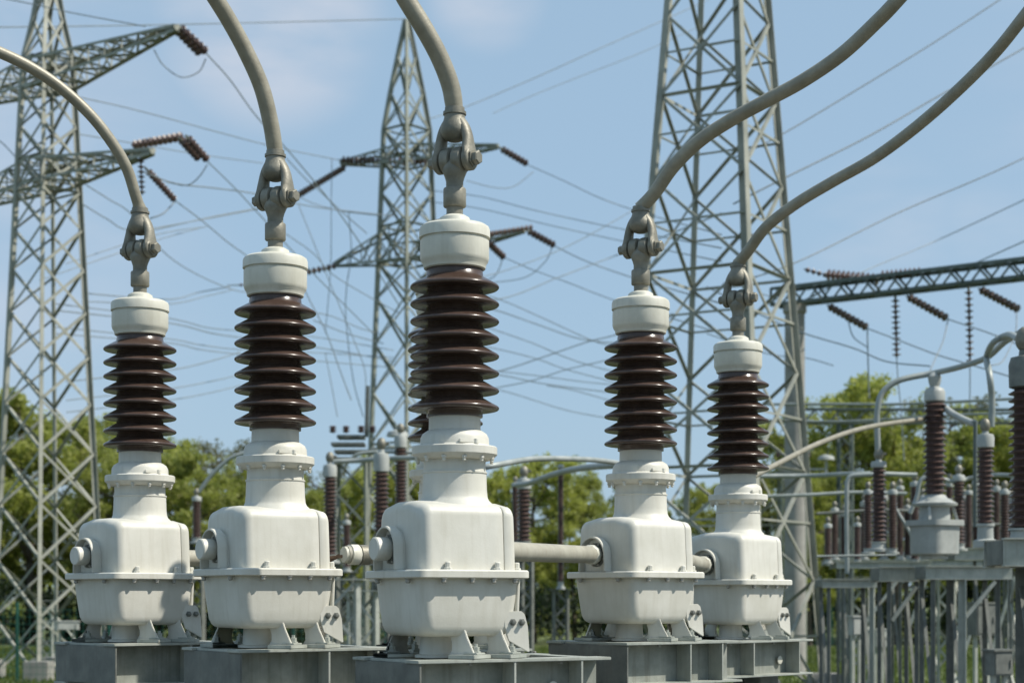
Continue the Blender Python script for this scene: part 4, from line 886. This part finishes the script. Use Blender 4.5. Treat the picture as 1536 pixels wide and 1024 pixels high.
# dark isolator switch left of middle tower
def switch(px, Y, y0, lab):
    k = Y/FPX; z = EYE+(HY-y0)*k; t = empty('isolator_switch', ((px-CX)*k, Y, 0)); tag(t, lab, 'switch')
    steel_post(t, z-0.65, 0.8, 0.08, LATD)
    m = MB()
    for j in range(4): m.box((0.12*(j % 2)-0.05*j, 0.05*j, z-0.6+0.2*j), (1.2-0.16*j, 0.6, 0.09))
    m.build('cross_beam', DSTEEL, t, bevel=0.01)
    for j, xx in enumerate((-0.5, -0.15, 0.25, 0.55)):
        q = MB(); pr = [(0.06, z+0.1)]
        for i in range(3): pr += [(0.06, z+0.12+0.06*i), (0.11, z+0.135+0.06*i), (0.06, z+0.165+0.06*i)]
        q.lathe(pr, 12, Matrix.Translation((xx, -0.1, 0))); q.build('insulator', BROWNF, t)
    q = MB(); q.bar((0.38, 0, z), (0.42, 0, z+1.35), 0.12, 0.1); q.build('contact_blade', DSTEEL, t, bevel=0.01)
    q = MB(); q.lathe([(0.1, z), (0.3, z+0.02), (0.26, z+0.14), (0.05, z+0.2)], 16, Matrix.Translation((1.2, 0.1, 0))); q.bar((1.2, 0.1, z-0.5), (1.2, 0.1, z), 0.08); q.bar((0.5, 0.1, z-0.3), (1.2, 0.1, z-0.3), 0.07); q.build('end_contact', GREYW, t)
switch(528, 46, 655, 'dark isolator switch with stacked beams, left of the middle tower foot')
switch(1188, 60, 690, 'dark isolator switch glimpsed through the mast near the concrete column')
# lattice stands low behind
for px, Y, yt, lab in ((515, 30, 868, 'lit steel stand low in the gap beside the second transformer'), (545, 32, 885, 'steel stand low in the gap just left of the nearest transformer'), (70, 60, 900, 'far small stand behind the left tower legs'),
                       (1420, 40, 860, 'narrow stand far behind the right platform'), (1545, 28, 850, 'stand at the right edge below the rear platform'), (1290, 40, 865, 'narrow stand far behind the small grey cabinet')):
    stand(px, Y, EYE+(HY-yt)*Y/FPX, lab, w=0.5, bw=0.07)
# green mesh fence far left
ft = empty('mesh_fence', P(25, 900, 47)*1.0); ft.location.z = 0; tag(ft, 'dark green wire mesh fence behind the left tower', 'fence')
m = MB()
for i in range(-3, 60): m.box((i*0.18, 0.0, 1.0), (0.008, 0.008, 2.0))
for j in range(11): m.box((28*0.18, 0.0, 0.05+j*0.195), (63*0.18, 0.01, 0.01))
m.build('mesh_panel', GREENP, ft, smooth=False)
for i in range(0, 5):
    m = MB(); m.box((i*2.5, 0.06, 1.1), (0.07, 0.07, 2.2)); m.build('post', GREENP, ft, bevel=0.005)
fb = copy_tree(ft); fb.location = (5.5, 84, 0); tag(fb, 'dark green wire mesh fence far behind the sleeved pipe', 'fence')

# ------------------------------------------------------------------ trees
def leaves(rng, centers, radii, per, size):
    n = len(centers); C = np.repeat(np.array(centers), per, 0); Rr = np.repeat(np.array(radii), per, 0)
    d = rng.normal(size=(n*per, 3)); d /= np.linalg.norm(d, axis=1)[:, None]
    pos = C + d*Rr*(rng.random((n*per, 1))**0.45)
    a = rng.normal(size=(n*per, 3)); a /= np.linalg.norm(a, axis=1)[:, None]
    b = np.cross(a, rng.normal(size=(n*per, 3))); b /= np.linalg.norm(b, axis=1)[:, None]
    s = size*(0.5+rng.random((n*per, 1)))
    v = np.stack([pos-a*s, pos-b*s*0.55, pos+a*s, pos+b*s*0.55], 1).reshape(-1, 3)
    return v
def quadmesh(name, v, m_, parent=None):
    nq = len(v)//4; me = bpy.data.meshes.new(name); me.vertices.add(len(v)); me.vertices.foreach_set('co', v.astype(np.float32).ravel())
    me.loops.add(nq*4); me.loops.foreach_set('vertex_index', np.arange(nq*4)); me.polygons.add(nq); me.polygons.foreach_set('loop_start', np.arange(nq)*4)
    me.update(); me.validate(); me.materials.append(m_); o = bpy.data.objects.new(name, me); col.objects.link(o)
    if parent: o.parent = parent
    return o
def make_tree(seed, H, Wd, m_, dens=1.0, size=0.105, low=0.12, name='leafy_tree'):
    rg = random.Random(seed); rng = np.random.default_rng(seed)
    t = empty(name); tr = MB(); tips = []
    top = Vector((rg.uniform(-.4, .4), rg.uniform(-.4, .4), H*0.86))
    tp = spline([(0, 0, 0), (rg.uniform(-.2, .2), 0, H*0.3), (rg.uniform(-.4, .4), rg.uniform(-.3, .3), H*0.6), top], 5)
    r0 = H*0.018; tr.tube(tp, [r0*(1-0.85*i/(len(tp)-1)) for i in range(len(tp))], 8)
    nl = int(18)
    for i in range(nl):
        f = low+0.08+(0.9-low)*i/nl; b = tp[int(f*(len(tp)-1))]; az = i*2.4+rg.uniform(-.4, .4)
        prof = math.sin(math.pi*min(1, max(0.08, (f-low)/(1.04-low)))**0.75); Lr = Wd/2*(0.45+0.55*prof)*rg.uniform(.75, 1.1)
        e = b+Vector((math.cos(az)*Lr, math.sin(az)*Lr, Lr*rg.uniform(.25, .7)))
        mid = b.lerp(e, 0.5)+Vector((0, 0, -0.08*Lr)); sp = spline([b, mid, e], 4)
        tr.tube(sp, [r0*0.38*(1-0.85*j/(len(sp)-1)) for j in range(len(sp))], 5)
        for q in range(5):
            s0 = sp[3+q % 5]; e2 = s0+Vector((rg.uniform(-1, 1), rg.uniform(-1, 1), rg.uniform(-.1, 1)))*Lr*0.45
            tr.tube([s0, s0.lerp(e2, .5)+Vector((0, 0, .05)), e2], [r0*0.12, r0*0.08, r0*0.03], 4); tips.append(e2); tips.append(s0.lerp(e2, 0.55))
        tips.append(e)
    tips.append(top+Vector((0, 0, 0.3)))
    cs = [tuple(p) for p in tips]; rad = [[rg.uniform(.5, 1.1)*Wd*0.095]*2+[rg.uniform(.4, .9)*Wd*0.09] for _ in cs]
    v = leaves(rng, cs, rad, int(120*dens), size)
    quadmesh('crown', v, m_, t); tr.build('trunk', BARK, t)
    return t
protos = {
 'A': make_tree(1, 13.0, 8.0, LEAF1, 1.0), 'B': make_tree(2, 12.0, 7.5, LEAF2, 1.05), 'C': make_tree(3, 14.0, 7.0, LEAF1, 0.9),
 'D': make_tree(4, 12.0, 6.5, LEAF3, 0.28, size=0.09), 'E': make_tree(5, 12.5, 8.5, LEAF2, 0.8)}
PH = {'A': 13.0, 'B': 12.0, 'C': 14.0, 'D': 12.0, 'E': 12.5}
used = set()
trees = [  # px, top y, Y, kind, width factor, label
 (-40, 580, 92, 'A', 1.0, 'leafy tree cut by the left edge behind the left tower'), (45, 578, 90, 'B', 1.15, 'full green tree right behind the left tower legs'),
 (120, 600, 96, 'C', 1.0, 'tall tree between left tower and outermost left bushing'), (165, 665, 88, 'E', 0.9, 'lower tree behind the outermost left transformer'),
 (240, 632, 94, 'A', 0.9, 'light green tree between the two leftmost bushings, left one'), (285, 668, 84, 'B', 0.9, 'rounded low tree between the two leftmost transformers'),
 (325, 640, 98, 'D', 1.0, 'thin greyish tree with visible twigs left of the second bushing'), (370, 690, 92, 'E', 0.9, 'tree hidden mostly behind the second transformer'),
 (440, 700, 84, 'B', 0.9, 'low tree hidden behind the second transformer tank'), (485, 678, 98, 'D', 0.9, 'sparse grey tree right of the second transformer'),
 (530, 690, 90, 'A', 0.95, 'bright green tree behind the low dark switch'), (590, 668, 92, 'C', 0.9, 'tree behind the foot of the middle tower'),
 (660, 690, 92, 'E', 0.9, 'tree hidden behind the nearest transformer'), (740, 690, 95, 'C', 0.8, 'tree whose edge shows right of the nearest bushing flange'),
 (800, 670, 90, 'A', 1.05, 'bright green tree behind the slender lone insulator'), (862, 700, 94, 'B', 0.85, 'lower round tree left of the pipe-fed transformer'),
 (925, 760, 88, 'E', 0.8, 'low tree behind the pipe-fed transformer tank'), (1045, 716, 92, 'A', 0.7, 'small tree seen between the two right transformers'),
 (1010, 775, 98, 'B', 0.6, 'very low tree under the sky gap between the two right bushings'),
 (1150, 690, 96, 'E', 0.8, 'tree behind the last bushing and the mast'), (1215, 640, 98, 'B', 0.9, 'darker tree just right of the concrete column'),
 (1268, 548, 88, 'A', 0.92, 'tallest bright green tree standing right of the gantry column'), (1330, 592, 95, 'D', 0.8, 'sparse tree to the right of the tallest one'),
 (1345, 625, 86, 'E', 1.0, 'broad tree behind the bending grey tube'), (1420, 575, 99, 'D', 1.0, 'thin open tree behind the pale bushing head'), (1440, 625, 90, 'B', 1.0, 'full tree right of the pale bushing'),
 (1490, 590, 97, 'C', 0.9, 'pale green tree left of the big dark bushing'), (1550, 600, 90, 'A', 1.0, 'tree cut by the right edge of the picture'), (1215, 700, 84, 'A', 0.7, 'short bright tree behind the right leg of the mast'),
]
for j, (px, yt, Y, kd, wf, lab) in enumerate(trees):
    h = EYE+(HY-yt)*Y/FPX
    t = protos[kd] if kd not in used else copy_tree(protos[kd]); used.add(kd)
    s_ = h/(PH[kd]*0.97); t.location = ((px-CX)*Y/FPX, Y, 0); t.rotation_euler = (0, 0, j*1.7); t.scale = (s_*wf, s_*wf, s_)
    tag(t, lab, 'tree', 'trees behind the substation')
# far wood strip and dark undergrowth
rng = np.random.default_rng(11); rg = random.Random(5)
cs = []; rad = []
for i in range(420):
    x = rg.uniform(-48, 46); y = rg.uniform(103, 116); px = CX+x*FPX/y; hmax = 4.2+1.0*math.sin(x*0.6)+0.8*math.sin(x*1.7)
    if 880 < px < 1060: hmax *= 0.75
    cs.append((x, y, rg.uniform(0.3, hmax))); rad.append((1.1, 1.1, 0.9))
tag(quadmesh('far_wood', leaves(rng, cs, rad, 90, 0.17), LEAF2), 'mass of distant green wood along the horizon', 'wood', kind='stuff')
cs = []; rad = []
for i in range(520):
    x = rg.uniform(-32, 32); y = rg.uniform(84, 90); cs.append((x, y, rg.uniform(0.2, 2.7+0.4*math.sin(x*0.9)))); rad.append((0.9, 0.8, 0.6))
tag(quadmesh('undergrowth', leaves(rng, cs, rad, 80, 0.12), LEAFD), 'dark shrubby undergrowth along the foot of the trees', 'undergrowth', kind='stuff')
# grass blades in the strips that show between the structures
n = 90000; X = rng.uniform(-26, 26, n); Y = 30+rng.random(n)**0.8*50
a = rng.uniform(0, math.pi, n); w = 0.02+0.0004*Y; h = rng.uniform(.04, .16, n)
dx, dy = np.cos(a)*w, np.sin(a)*w; lx, ly = rng.normal(size=n)*.04, rng.normal(size=n)*.04
v = np.stack([np.stack([X-dx, Y-dy, 0*X], 1), np.stack([X+dx, Y+dy, 0*X], 1), np.stack([X+lx+dx*.2, Y+ly, h], 1), np.stack([X+lx-dx*.2, Y+ly, h], 1)], 1).reshape(-1, 3)
tag(quadmesh('grass', v, mat('grass_blade', (0.09, 0.13, 0.03), (0.15, 0.19, 0.05), rough=0.7, scale=1.2, trans=(0.12, 0.16, 0.03))), 'mown green grass between the structures', 'grass', kind='stuff')
